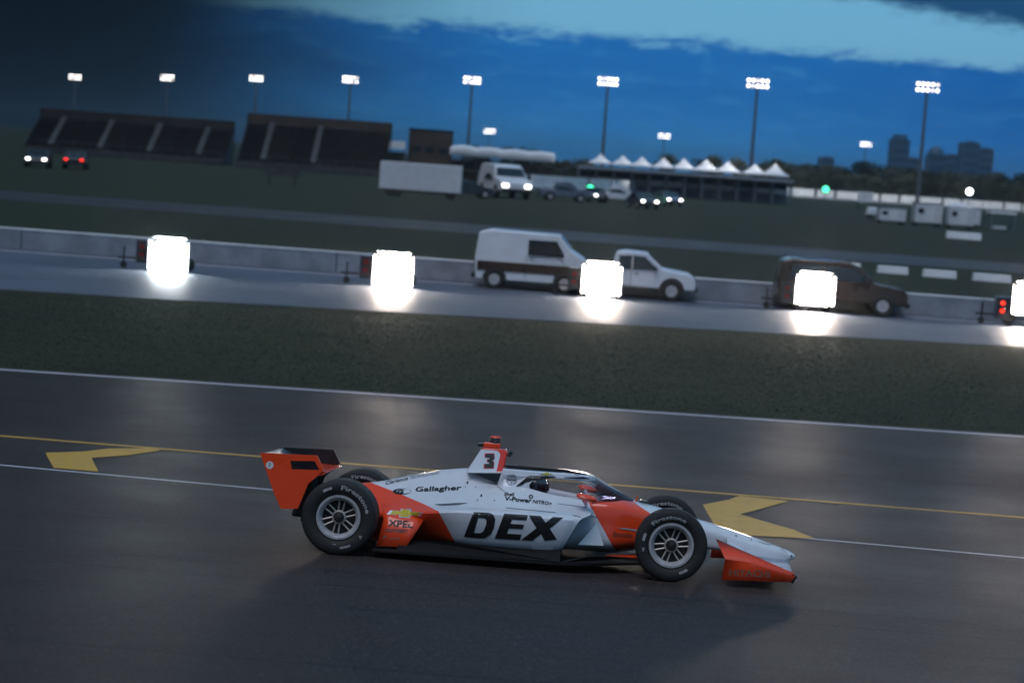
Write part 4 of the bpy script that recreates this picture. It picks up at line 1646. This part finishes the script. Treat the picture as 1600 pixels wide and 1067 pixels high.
frame_o = fr.build('screen_frame', M['white'], car, 35)
frame_o.data.materials.append(M['ink'])
for k_, p_ in enumerate(frame_o.data.polygons):
    if k_ % 6 == 3:
        p_.material_index = 1
# roof inlay panel between the frame rails (black)
vs, fs = [], []
half_n = len(FP) // 2
for i in range(half_n + 1):
    x, y = FP[i]
    x2, y2 = FP[len(FP) - 1 - i]
    w_ = max(0.0, y - .07)
    if x > 2.0:
        w_ = max(0, w_)
    vs += [(x - .02, w_, .868), (x - .02, -w_, .868)]
# slim black strip along the top of each rail
for s in (-1, 1):
    sv, sf = [], []
    sel = [p for p in FP if p[1] * s > .16]
    sel = sorted(sel)
    for x, y in sel:
        sv += [(x - .01, y - s * .035, .871 - .018 * max(0, (x - 2) / .325) ** 2), (x - .02, y - s * .073, .873 - .018 * max(0, (x - 2) / .325) ** 2)]
    sf = [(2 * i, 2 * i + 2, 2 * i + 3, 2 * i + 1) for i in range(len(sel) - 1)]
    G().add(sv, sf).build('frame_inlay', M['ink'], car)
# rear pillars
for s in (-1, 1):
    G().add([(1.40, s * .30, .70), (1.585, s * .365, .695), (1.705, s * .352, .815), (1.46, s * .345, .815), (1.445, s * .34, .86), (1.47, s * .28, .865)],
            [(0, 1, 2, 3), (0, 3, 4, 5)]).build('rear_pillar', M['white'], car, solid=.012)
    # second panel ahead of the black slash
    G().add([(1.60, s * .368, .69), (1.72, s * .37, .672), (1.70, s * .366, .735), (1.745, s * .358, .80), (1.725, s * .355, .812)],
            [(0, 1, 2, 3, 4)]).build('pillar_panel', M['white'], car, solid=.01)


def glass_mat(name, col):
    m = bpy.data.materials.new(name)
    m.use_nodes = True
    nt = m.node_tree
    nt.nodes.clear()
    tr = nt.nodes.new('ShaderNodeBsdfTransparent')
    tr.inputs[0].default_value = (*col, 1)
    gl = nt.nodes.new('ShaderNodeBsdfGlossy')
    gl.inputs['Roughness'].default_value = .03
    fz = nt.nodes.new('ShaderNodeFresnel')
    fz.inputs[0].default_value = 1.5
    mx = nt.nodes.new('ShaderNodeMixShader')
    nt.links.new(mth(nt, 'MULTIPLY', fz.outputs[0], .7), mx.inputs[0])
    nt.links.new(tr.outputs[0], mx.inputs[1])
    nt.links.new(gl.outputs[0], mx.inputs[2])
    o = nt.nodes.new('ShaderNodeOutputMaterial')
    nt.links.new(mx.outputs[0], o.inputs[0])
    return m


M['screen'] = glass_mat('screen_glass', (.80, .80, .84))
M['screen_dark_front'] = glass_mat('screen_dark_front', (.30, .31, .42))  # front glass coloured darker, standing for the dark view through both layers
# lower edge of the screen follows the cockpit rim round the front
LP = [(1.70, .36), (1.90, .365), (2.10, .36), (2.30, .34), (2.47, .285), (2.60, .20), (2.68, .10), (2.705, 0)]
LP = LP + [(x, -y) for x, y in LP[-2::-1]]
tt = np.linspace(0, 1, len(LP))
vs, fs = [], []
NQ = 49
for i in range(NQ):
    v = i / (NQ - 1)
    lx = float(pchip(tt, [p[0] for p in LP], np.array([v]))[0])
    ly = float(pchip(tt, [p[1] for p in LP], np.array([v]))[0])
    lz = {True: .665 - .12 * (lx - 1.70), False: 0}[lx < 2.3] if lx < 2.3 else .593 + .055 * (lx - 2.3) / .4
    tx, ty = FP[i]
    if tx < 1.70:
        tx = 1.70
    tz = .822 - .014 * max(0, (tx - 2) / .325)
    for k in range(5):
        u = k / 4
        bul = math.sin(PI * u) * .012
        vs.append((lx + (tx - lx) * u + bul * max(0, tx - 1.95), ly + (ty - ly) * u + bul * np.sign(ty), lz + (tz - lz) * u))
for i in range(NQ - 1):
    for k in range(4):
        fs.append((i * 5 + k, (i + 1) * 5 + k, (i + 1) * 5 + k + 1, i * 5 + k + 1))
ws = G().add(vs, fs).build('windscreen', M['screen'], car, 60)
ws.data.materials.append(M['screen_dark_front'])
for p_ in ws.data.polygons:
    if p_.center.x + .55 * (p_.center.z - .6) > 2.40:
        p_.material_index = 1
# dark tinted base band of the screen in front
M['tint'] = mat('tinted_band', (.02, .022, .03), .12, spec=.7)
G().rod((2.72, 0, .628), (2.735, 0, .69), .008, .006).build('pitot_tube', M['orange'], car)
G().box((2.80, 0, .640), (.10, .05, .03), top=(.7, .7)).build('nose_sensor', M['gloss_black'], car, bevel=.01)
# centre strut of the screen
G().rod((2.325, 0, .82), (2.70, 0, .62), .008, .008, 8, flat=2.2).build('centre_strut', M['silver'], car, 40)
# roof vent slot at the front of the frame
for s in (-1, 1):
    G().add([(2.02, s * .334, .829), (2.16, s * .288, .829), (2.262, s * .195, .826), (2.20, s * .25, .842)], [(0, 1, 2, 3)]).build('frame_vent', M['ink'], car, solid=.008)

# --- mirrors
for s in (-1, 1):
    g = G()
    n1, n2 = 14, 10
    vs = []
    for i in range(n1):
        u = i / (n1 - 1)
        x = 2.15 + .20 * u
        r = math.sqrt(max(0, 1 - (2 * u - 1) ** 2)) ** .7
        for k in range(n2):
            a = 2 * PI * k / n2
            vs.append((x, s * (.60 + .065 * r * math.cos(a)), .682 - .03 * (u - .3) + .034 * r * math.sin(a)))
    fs = [(i * n2 + k, (i + 1) * n2 + k, (i + 1) * n2 + (k + 1) % n2, i * n2 + (k + 1) % n2) for i in range(n1 - 1) for k in range(n2)]
    g.add(vs, fs)
    mo = g.build('mirror', M['orange'], car, 60)
    G().rod((2.22, s * .58, .66), (2.26, s * .40, .585), .012, .012, 8, flat=2.5).build('mirror_stalk', M['white'], mo)

# --- floor, ramps
FL = [(.33, .93), (.55, .95), (2.0, .95), (2.2, .90), (2.45, .70), (2.75, .45), (2.95, .30)]
vs = [(x, -y, .055 + .02 * (x - .3) / 2.6) for x, y in FL] + [(x, y, .055 + .02 * (x - .3) / 2.6) for x, y in FL[::-1]]
n = len(vs)
vs2 = [(x, y, z + .022) for x, y, z in vs]
G().add(vs + vs2, [tuple(range(n))[::-1], tuple(range(n, 2 * n))] + [(k, (k + 1) % n, n + (k + 1) % n, n + k) for k in range(n)]).build('floor', M['floor_black'], car, bevel=.004)
for s in (-1, 1):
    G().add([(.55, s * .945, .075), (2.05, s * .945, .095), (2.05, s * .80, .185), (1.1, s * .74, .175), (.55, s * .60, .16)], [(0, 1, 2, 3, 4)]).build('floor_edge', M['floor_black'], car, solid=.012)
    G().add([(2.08, s * .92, .10), (2.70, s * .52, .15), (2.74, s * .52, .178), (2.30, s * .86, .165)], [(0, 1, 2, 3)]).build('floor_strake', M['floor_black'], car, solid=.012)
    G().add([(2.46, s * .74, .170), (2.78, s * .66, .165), (2.78, s * .655, .190), (2.50, s * .735, .184)], [(0, 1, 2, 3)]).build('floor_winglet', M['orange'], car, solid=.01)
    # painted panel in front of each rear tyre, sweeping down and outwards
    top_e = [car_y(*p, -.60) for p in ((596, 786), (612, 790), (630, 795), (650, 800), (666, 805))]
    mid_e = [car_y(*p, -.72) for p in ((599, 812), (612, 814), (628, 816), (644, 818), (658, 819))]
    bot_e = [car_y(*p, -.80) for p in ((588, 853), (600, 853.5), (612, 854), (623, 854.5), (634, 855))]
    vs = [(p[0], s * .585, p[1]) for p in top_e] + [(p[0], s * .70, p[1]) for p in mid_e] + [(p[0], s * .79, p[1]) for p in bot_e]
    fs = [(r_ * 5 + k, r_ * 5 + k + 1, r_ * 5 + 5 + k + 1, r_ * 5 + 5 + k) for r_ in (0, 1) for k in range(4)]
    rp = G().add(vs, fs).build('tyre_ramp', M['orange'], car, 60, solid=.014)
    if s == -1:
        ramp_near = rp
bpy.context.view_layer.update()
BV = bvh_of([body, nose, ramp_near, tower_o, frame_o] + [o for o in car.children if o.name.startswith(('rear_pillar', 'pillar_panel'))])

# --- gearbox, rear structure
G().box((-.25, 0, .36), (.65, .26, .24), top=(.8, .6)).build('gearbox', M['carbon'], car, bevel=.03)
G().box((-.30, 0, .24), (.36, .22, .10)).build('rear_crash_box', M['carbon'], car, bevel=.02)
G().add([(.30, -.55, .10), (.30, .55, .10), (-.28, .42, .22), (-.28, -.42, .22)], [(0, 1, 2, 3)]).build('diffuser', M['carbon'], car, solid=.015)

# --- rear wing
EP = [(-.835, .853), (-.295, .870), (-.222, .742), (-.285, .672), (-.36, .60), (-.44, .36), (-.60, .345), (-.675, .484)]
HOLE = [(-.545, .800), (-.315, .815), (-.262, .735), (-.525, .722)]
v2, f2 = polys_tris([[EP, HOLE]])
for s in (-1, 1):
    y = s * .545
    g = G()
    g.add([(x, y, z) for x, z in v2], f2)
    eo = g.build('rear_endplate', M['orange'] if s < 0 else M['carbon'], car, solid=.016)
    for k in range(4):
        z0 = .738 + k * .019
        G().box((-.405, y + s * -.002, z0), (.25, .012, .012), ry=-.05).build('louvre', M['carbon'], eo)
    G().add([(x, y - s * .012, z) for x, z in HOLE], [(0, 1, 2, 3)]).build('louvre_backing', M['carbon'], eo)
    if s < 0:
        c0 = (-.735, .745)
        disc = G().add([(c0[0] + .036 * math.cos(2 * PI * k / 24), y - .0095, c0[1] + .036 * math.sin(2 * PI * k / 24)) for k in range(24)], [tuple(range(24))])
        disc.build('round_badge', M['ink_white'], eo)
        v, f = text_tris('7', .03)
        G().add([(c0[0] - .011 + p[0] * .022, y - .011, c0[1] - .018 + p[1] * .036) for p in v], f).build('badge_mark', M['ink_grey'], eo)


def wing(name, le, te, thick, y0, y1, m, camber=.02, ny=2, sweep=None):
    n = 12
    prof_ = []
    for k in range(n + 1):
        u = k / n
        th = thick * (2.2 * math.sqrt(u) * (1 - u) + .02)
        x, z = le[0] + (te[0] - le[0]) * u, le[1] + (te[1] - le[1]) * u - camber * 4 * u * (1 - u)
        prof_.append((x, z + th / 2, z - th / 2))
    ring_ = [(x, a) for x, a, b2 in prof_] + [(x, b2) for x, a, b2 in prof_[::-1]]
    m_ = len(ring_)
    g = G()
    vs, fs = [], []
    for j in range(ny):
        t_ = j / (ny - 1)
        y = y0 + (y1 - y0) * t_
        dx, dz = sweep(y) if sweep else (0, 0)
        vs += [(x + dx, y, z + dz) for x, z in ring_]
    for j in range(ny - 1):
        for k in range(m_):
            fs.append((j * m_ + k, j * m_ + (k + 1) % m_, (j + 1) * m_ + (k + 1) % m_, (j + 1) * m_ + k))
    fs += [tuple(range(m_)), tuple(range((ny - 1) * m_, ny * m_))[::-1]]
    g.add(vs, fs)
    return g.build(name, m, car, 40)


wing('rear_main_plane', (-.20, .715), (-.56, .775), .055, -.537, .537, M['orange'], .045)
wing('rear_flap', (-.54, .775), (-.80, .85), .03, -.537, .537, M['carbon'], .025)
for s in (-1, 1):
    G().rod((-.40, s * .09, .40), (-.45, s * .09, .74), .014, .014, 8, flat=4).build('wing_pylon', M['carbon'], car)

# --- front wing
def fsweep(y):
    a = abs(y)
    return (.05 - .06 * max(0, a - .2), .012 + .02 * max(0, .35 - a))


wing('front_main_plane', (4.16, .140), (3.88, .155), .03, -.90, .90, M['white'], .012, 13, fsweep)
wing('front_flap', (3.90, .172), (3.70, .245), .02, -.89, .89, M['white'], .012, 13, fsweep)
wing('front_flap', (3.72, .262), (3.55, .345), .018, -.88, .88, M['white'], .012, 13, fsweep)
for s in (-1, 1):
    G().add([(4.20, s * .05, .15), (4.22, s * .05, .205), (3.85, s * .10, .24), (3.85, s * .10, .16)], [(0, 1, 2, 3)]).build('nose_pylon', M['white'], car, solid=.02)
    pts = [(3.452, -.86, .416), (3.52, -.875, .345), (3.545, -.93, .245), (3.525, -.955, .058), (4.145, -.955, .085), (4.182, -.945, .135), (4.176, -.925, .164), (3.80, -.92, .228)]
    vs = [(x, y * -s if s > 0 else y, z) for x, y, z in pts]
    vs = [(x, s * abs(y), z) for x, y, z in pts]
    eo = G().add(vs, [(0, 1, 2), (0, 2, 7), (0, 7, 6), (2, 3, 7), (3, 4, 7), (7, 4, 5), (7, 5, 6)]).build('front_endplate', M['orange'], car, 12, solid=.014)
    if s < 0:
        fe_near = eo
    G().box((4.165, s * .935, .118), (.05, .02, .075), ry=.5).build('endplate_tip', M['carbon'], eo)
bpy.context.view_layer.update()
BV_FE = bvh_of([fe_near])

# --- wheels
def wheel(x, y, r, w, label_angle, lab):
    """near side faces -y; returns a wheel mesh with its sub-parts"""
    s = -1 if y < 0 else 1
    zc = r
    rimr = .196
    rim = G().lathe([(rimr + .012, -w / 2 + .035), (rimr + .006, -w / 2 + .012), (rimr - .012, -w / 2 + .012), (rimr - .034, -w / 2 + .035), (rimr - .042, -w / 2 + .06), (rimr - .040, w / 2 - .05), (rimr + .01, w / 2 - .02), (rimr + .012, w / 2 - .03)], 56)
    wo = rim.build('wheel', M['rim'], car, 40, loc=(x, s * (.97 - w / 2), zc))
    if s > 0:
        wo.rotation_euler = (0, 0, PI)
    ty = [(rimr + .010, -w / 2 + .03), (rimr + .03, -w / 2 + .008), (r * .80, -w / 2 - .004), (r * .93, -w / 2 + .002), (r * .975, -w / 2 + .014), (r * .997, -w / 2 + .04), (r, -w / 2 + .08),
          (r, w / 2 - .08), (r * .997, w / 2 - .04), (r * .975, w / 2 - .014), (r * .93, w / 2 - .002), (r * .80, w / 2 + .004), (rimr + .03, w / 2 - .008), (rimr + .01, w / 2 - .03)]
    G().lathe(ty, 96).build('tyre', M['rubber'], wo, 60)
    sp = G()
    for k in range(6):
        a0 = 2 * PI * k / 6 + R(label_angle)
        for da in (-.17, .17):
            a1 = a0 + da
            a2 = a0 + da * .62
            sp.rod((.058 * math.cos(a0 + da * 2.0), -w / 2 + .070, .058 * math.sin(a0 + da * 2.0)), (.160 * math.cos(a1), -w / 2 + .062, .160 * math.sin(a1)), .0085, .0075, 6)
    sp.build('spokes', M['spoke'], wo, 40)
    G().lathe([(.066, -w / 2 + .075), (.064, -w / 2 + .055), (.050, -w / 2 + .050), (.046, -w / 2 + .062)], 32).build('hub_ring', M['spoke'], wo, 40)
    G().lathe([(.046, -w / 2 + .07), (.043, -w / 2 + .04), (.028, -w / 2 + .02), (.0, -w / 2 + .014)], 28).build('hub_nut', M['brake'], wo, 40)
    G().lathe([(.0, -w / 2 + .10), (.155, -w / 2 + .10), (.155, w / 2 - .06), (0, w / 2 - .06)], 40).build('brake_drum', M['brake'], wo, 40)
    # raised white lettering on both sidewalls
    R0 = r * .80 if r > .335 else r * .78
    hgt = .042

    def arc(name, s_, th0, th1, bold, side):
        v, f = text_tris(s_, bold, 0, 1.05)
        v, f = finer(v * np.array([1.0, 1.0]), f, .09)
        out = []
        for u, q in v:
            th = th0 + (th1 - th0) * u
            rr = R0 - hgt / 2 + q * hgt
            frac = (rr - (rimr + .03)) / (r * .93 - rimr - .03)
            yy_ = -w / 2 - .0055 + (.012 * (1 - frac / .3) if frac < .3 else 0) + (.005 * max(0, frac - .6))
            out.append((rr * math.cos(th), yy_, rr * math.sin(th)))
        if side < 0:
            pass
        G().add(out, f).build(name, M['ink_tyre'], wo)

    if s < 0:
        la, lb2 = (R(88), R(12)) if r > .335 else (R(136), R(62))
        arc('tyre_lettering', 'Firestone', la, lb2, .03, -1)
        def dash(a0, a1, r0, r1, m='ink_tyre'):
            pts_ = []
            nn_ = 6
            for k in range(nn_ + 1):
                a = R(a0 + (a1 - a0) * k / nn_)
                pts_ += [(r0 * math.cos(a), -w / 2 - .006, r0 * math.sin(a)), (r1 * math.cos(a), -w / 2 - .005, r1 * math.sin(a))]
            G().add(pts_, [(2 * k, 2 * k + 2, 2 * k + 3, 2 * k + 1) for k in range(nn_)]).build('tyre_mark', M[m], wo)
        if r > .335:
            dash(106, 124, R0 - .012, R0 + .012)
            dash(-82, -62, R0 - .01, R0 + .01)
            dash(-97, -90, R0 - .035, R0 - .025)
        else:
            dash(158, 174, R0 - .012, R0 + .012)
            dash(-70, -52, R0 - .012, R0 + .012)
        ab = R(-37) if r > .335 else R(192)
        cxx, czz = R0 * math.cos(ab), R0 * math.sin(ab)
        v, f = polys_tris([[[(-.016, .018), (.016, .018), (.0, -.02)], [(-.006, .010), (.006, .010), (0, -.004)]]])
        G().add([(cxx + p[0], -w / 2 - .007, czz + p[1]) for p in v], f).build('tyre_badge', M['ink_tyre'], wo)
    else:
        # the wheel is turned round, so the face towards the camera is its inner sidewall
        v, f = text_tris('Firestone', .03, 0, 1.05)
        v, f = finer(v, f, .09)
        la, lb2 = (R(112), R(48)) if r > .335 else (R(128), R(54))
        out = []
        for u, q in v:
            th = la + (lb2 - la) * u
            rr = R0 - hgt / 2 + q * hgt
            out.append((-rr * math.cos(th), w / 2 + .007, rr * math.sin(th)))
        G().add(out, f).build('tyre_lettering', M['ink_tyre'], wo)
    return wo


wheel(0, -1, .345, .37, 22, 0)
wheel(3.05, -1, .330, .265, 10, 0)
wheel(0, 1, .345, .37, 40, 0)
wheel(3.05, 1, .330, .265, 30, 0)

# --- suspension
for s in (-1, 1):
    for a, b2 in (((3.18, s * .18, .46), (3.07, s * .72, .44)), ((2.80, s * .24, .48), (3.03, s * .72, .44)), ((3.20, s * .17, .26), (3.07, s * .72, .20)), ((2.75, s * .26, .24), (3.03, s * .72, .20)),
                  ((2.95, s * .20, .50), (3.04, s * .70, .24)), ((3.22, s * .17, .36), (3.16, s * .72, .34)),
                  ((.25, s * .16, .46), (.02, s * .60, .46)), ((-.32, s * .13, .44), (-.02, s * .60, .46)), ((.28, s * .2, .2), (.02, s * .60, .18)), ((-.35, s * .14, .22), (-.02, s * .60, .18))):
        G().rod(a, b2, .013, .013, 8, flat=2.2).build('wishbone', M['carbon'], car, 40)

# ================================================================== lettering and emblems on the car
def bow(name, cx, cy, wpx, hpx, bvh, slope):
    """four armed badge: silver surround with a gold centre"""
    def sh(k):
        w2, h2 = wpx / 2 * k, hpx / 2 * k
        raw = [(-w2 * .80, -h2 * .48), (-w2 * .24, -h2 * .48), (-w2 * .24, -h2), (w2 * .34, -h2), (w2 * .34, -h2 * .48), (w2, -h2 * .48), (w2 * .82, h2 * .48), (w2 * .26, h2 * .48), (w2 * .26, h2), (-w2 * .32, h2), (-w2 * .32, h2 * .48), (-w2, h2 * .48)]
        return [(cx + x, cy + y + slope * x) for x, y in raw]
    a = patch(bvh, name, [sh(1.0)], M['silver'], car, .004)
    patch(bvh, name, [sh(.82)], M['gold'], car, .006)


bow('bowtie_emblem', 633, 802, 58, 14, BV, .06)
word(BV, 'lettering', 'XPEL', (606, 821.5), (645, 824.5), 10, M['ink'], car, .03)
word(BV, 'lettering', 'ODYSSEY', (601, 831), (637, 832.5), 5.5, M['ink'], car, .03)
word(BV, 'lettering', 'P', (599, 842), (604, 842.3), 6, M['ink_dark_orange'], car, .02)
word(BV, 'lettering', 'LUCAS', (608, 842.5), (625, 843), 3, M['ink_dark_orange'], car, .02)
word(BV, 'lettering', 'Clarience', (602, 757.5), (637, 750), 6.0, M['ink'], car, .012)
word(BV, 'lettering', 'TECHNOLOGIES', (640, 749), (686, 740.5), 5.5, M['ink_grey'], car, .0)
word(BV, 'lettering', 'Gallagher', (648, 770.5), (720, 768), 10, M['ink'], car, .025)
# crescent and G emblem left of the name
ring_o = [(628 + 14 * math.cos(t_), 768 + 4.6 * math.sin(t_)) for t_ in [2 * PI * k / 28 for k in range(28)]]
ring_i = [(631 + 11.5 * math.cos(t_), 767.6 + 3.6 * math.sin(t_)) for t_ in [2 * PI * k / 28 for k in range(28)]]
patch(BV, 'swirl_emblem', [ring_o, ring_i], M['ink'], car, .004)
word(BV, 'swirl_emblem', 'G', (620, 771.5), (630, 771.2), 6.5, M['ink'], car, .06)

# DEX in heavy slanted capitals
D_out = [(740, 800), (764, 801.3), (771, 804), (774, 811), (772, 824), (767, 834), (758, 840), (748, 840.3), (725, 838)]
D_in = [(747, 808.5), (757, 809), (760.5, 812), (759.5, 820), (755.5, 829.5), (751, 832.3), (740.5, 832)]
patch(BV, 'lettering', [D_out, D_in], M['ink'], car, .005, .04)
E_ = [(788, 802.5), (825, 805), (822.5, 812.5), (800, 811.3), (797.5, 817.8), (819, 819.2), (816.5, 826), (795, 824.8), (792, 833), (815, 834.5), (812, 843), (773, 840.8)]
patch(BV, 'lettering', [E_], M['ink'], car, .005, .04)
X_ = [(826, 805), (845, 806.2), (852.5, 816), (864, 807.8), (880, 808.6), (859, 825), (870, 842.2), (851, 844), (845.5, 833.5), (832, 844), (814, 843), (838.5, 824.5)]
patch(BV, 'lettering', [X_], M['ink'], car, .005, .04)

# number on the roll hoop: black with a red edge
T3 = [(758.5, 709), (771.5, 709), (772, 717), (769, 719.5), (771.5, 722), (770.8, 731), (757, 731), (757.2, 724.5), (764, 724.8), (764.4, 722.2), (761.5, 721.8), (761.8, 717.6), (764.6, 717.4), (764.8, 714.8), (758.2, 714.8)]
cx3, cy3 = 764.5, 720
fat = [(cx3 + (x - cx3) * 1.13 + (0.5 if x < 762 else 0) * -1, cy3 + (y - cy3) * 1.09) for x, y in T3]
patch(BV, 'race_number', [fat], M['ink_red'], car, .004)
patch(BV, 'race_number', [T3], M['ink'], car, .006)

word(BV_BODY, 'lettering', 'Shell', (787.5, 774.2), (803, 775.2), 5.2, M['ink'], car, .03)
word(BV_BODY, 'lettering', 'V-Power', (788, 782), (830, 786), 7, M['ink'], car, .035)
word(BV_BODY, 'lettering', 'NITRO+', (832, 786), (862, 790), 5.5, M['ink'], car, .025, .15)
rg = [(829.5 + 3.4 * math.cos(t_), 776 + 3.2 * math.sin(t_)) for t_ in [2 * PI * k / 20 for k in range(20)]]
ri = [(829.5 + 1.7 * math.cos(t_), 776 + 1.6 * math.sin(t_)) for t_ in [2 * PI * k / 20 for k in range(20)]]
patch(BV, 'round_sticker', [rg, ri], M['ink'], car, .005)
# series shield behind the window: outline, bars
so = [(792, 743), (796, 741.3), (803, 741.3), (806.5, 743.5), (806.5, 752), (803, 756.5), (798.5, 757.8), (794, 756.4), (791.5, 752)]
cxs, cys = 799, 749.5
si = [(cxs + (x - cxs) * .88, cys + (y - cys) * .90) for x, y in so]
patch(BV, 'shield_sticker', [so, si], M['ink_grey'], car, .005)
patch(BV, 'shield_sticker', [[(792, 748), (806.5, 749.2), (806.5, 751.4), (792, 750.2)]], M['ink_grey'], car, .006)
patch(BV, 'shield_sticker', [[(794, 743.6), (804.5, 744.6), (804.5, 746), (794, 745)]], M['ink_grey'], car, .006)
patch(BV, 'shield_sticker', [[(797, 753.4), (801, 753.6), (799, 755.6)]], M['ink_grey'], car, .006)
bow('bowtie_emblem', 854, 740.6, 22, 4.6, BV, .02)
word(BV, 'lettering', 'WIX', (897.5, 742.6), (905.5, 743.3), 4.2, M['ink_grey'], car, .02, -.2)
# black slash along the back edge of the window panel
patch(BV, 'edge_trim', [[(806, 759.6), (809, 760.3), (829, 745), (868, 745.4), (868, 743.8), (826, 743.2)]], M['ink'], car, .006)

word(BV_BODY, 'lettering', 'Sonsio', (957, 838), (988, 839.5), 8, M['ink_dark_orange'], car, .02)
patch(BV_BODY, 'side_trim', [[(963, 824), (978, 824.6), (995, 827.2), (995, 829.6), (976, 827)]], M['silver'], car, .006)
word(BV_FE, 'lettering', 'HITACHI', (1139, 899.5), (1203, 902.5), 11, M['ink_dark_orange'], fe_near, .03)

# small panel fasteners, seams and marks
for px, py, r_ in ((730.5, 754, 1.5), (752, 774.3, 1.5), (746, 781.5, .8), (772.5, 782, .8), (743, 761, .7), (727, 761, .6), (1123, 848, .9), (1150, 837, 1.2), (1174, 843, 1.0), (1221, 855.5, .9), (1236.6, 868.3, 1.4)):
    q = on_skin(BV_BODY, px, py)
    if q:
        v = [(q[0] + r_ / 170 * math.cos(2 * PI * k / 10), q[1] + r_ / 170 * math.sin(2 * PI * k / 10) * 1.3) for k in range(10)]
        stick(BV_BODY, 'fastener', v, [tuple(range(10))], M['ink'], car, .003)
patch(BV_BODY, 'panel_slot', [[(678, 788), (712, 786), (732, 785.6), (716, 788.8), (690, 790)]], M['ink_grey'], car, .004)


def seam(pts_px, w=.55):
    up = [(x, y - w / 2) for x, y in pts_px]
    dn_ = [(x, y + w / 2) for x, y in pts_px[::-1]]
    patch(BV_BODY, 'panel_seam', [up + dn_], M['ink_grey'], car, .003)


seam([(777, 759.5), (782, 763), (788, 767.5)], .9)
seam([(872, 787), (900, 790.5), (918, 793)])
seam([(700, 740), (690, 760), (700, 785)], 1.0) if False else None
seam([(790, 793), (812, 795.5), (850, 799), (868, 800.5)], .7)
seam([(1186, 846), (1195, 849.5), (1206, 851), (1215, 850.5)], .9)
seam([(895, 805), (906, 807.5), (922, 806), (934, 808)], .9)

# ================================================================== the driver
def driver():
    t = thing('person', 'driver in a dark suit and dark helmet sitting low inside the race car', 'person', (0, 0, 0), 0)
    t.rotation_euler = (BANK, 0, 0)
    J = [(1.74, 0, .30), (1.72, 0, .44), (1.70, 0, .56), (1.71, 0, .62), (1.72, -.17, .555), (1.88, -.22, .44), (2.10, -.12, .50), (1.72, .17, .555), (1.88, .22, .44), (2.10, .12, .50),
         (1.90, -.09, .27), (2.25, -.09, .36), (2.55, -.08, .27), (1.90, .09, .27), (2.25, .09, .36), (2.55, .08, .27)]
    E2 = [(0, 1), (1, 2), (2, 3), (2, 4), (4, 5), (5, 6), (2, 7), (7, 8), (8, 9), (0, 10), (10, 11), (11, 12), (0, 13), (13, 14), (14, 15)]
    rad = [.13, .14, .12, .06, .075, .055, .04, .075, .055, .04, .085, .07, .045, .085, .07, .045]
    me = bpy.data.meshes.new('body')
    me.from_pydata(J, E2, [])
    o = link('body', me, t)
    sk = o.modifiers.new('skin', 'SKIN')
    me.skin_vertices.new() if not me.skin_vertices else None
    for k, v in enumerate(me.skin_vertices[0].data):
        v.radius = (rad[k], rad[k] * .9)
        v.use_root = (k == 0)
    sb = o.modifiers.new('sub', 'SUBSURF')
    sb.levels = sb.render_levels = 1
    me.materials.append(M['suit'])
    g = G()
    n1, n2 = 12, 18
    vs = [(1.735 + .135 * math.sin(PI * i / n1) * math.cos(2 * PI * k / n2) * (1.08 if math.cos(2 * PI * k / n2) > 0 else 1), .115 * math.sin(PI * i / n1) * math.sin(2 * PI * k / n2), .695 + .125 * math.cos(PI * i / n1)) for i in range(n1 + 1) for k in range(n2)]
    fs = [(i * n2 + k, i * n2 + (k + 1) % n2, (i + 1) * n2 + (k + 1) % n2, (i + 1) * n2 + k) for i in range(n1) for k in range(n2)]
    h = g.add(vs, fs).build('helmet', M['helmet'], t, 60)
    vz = [(1.735 + .15 * math.cos(a), .122 * math.sin(a), .70 + dz) for a in [R(-75 + 150 * k / 12) for k in range(13)] for dz in (-.03, .035)]
    G().add(vz, [(2 * k, 2 * k + 2, 2 * k + 3, 2 * k + 1) for k in range(12)]).build('visor', M['gloss_black'], h, 60)
    for s in (-1, 1):
        hd = G()
        hd.box((2.13, s * .12, .515), (.07, .05, .08))
        for k in range(4):
            hd.rod((2.15, s * .10, .49 + k * .018), (2.19, s * .095, .488 + k * .018), .0095, .009, 7)
            hd.rod((2.19, s * .095, .488 + k * .018), (2.19, s * .13, .486 + k * .018), .009, .008, 7)
        hd.rod((2.12, s * .10, .545), (2.17, s * .085, .56), .011, .009, 7)
        hd.build('glove', M['suit'], t, 60)
    return t


driver()
sw = G()
sw.rod((2.16, -.13, .52), (2.16, .13, .52), .016, .016, 8)
sw.box((2.165, 0, .52), (.03, .16, .10))
sw.build('steering_wheel', M['carbon'], car)
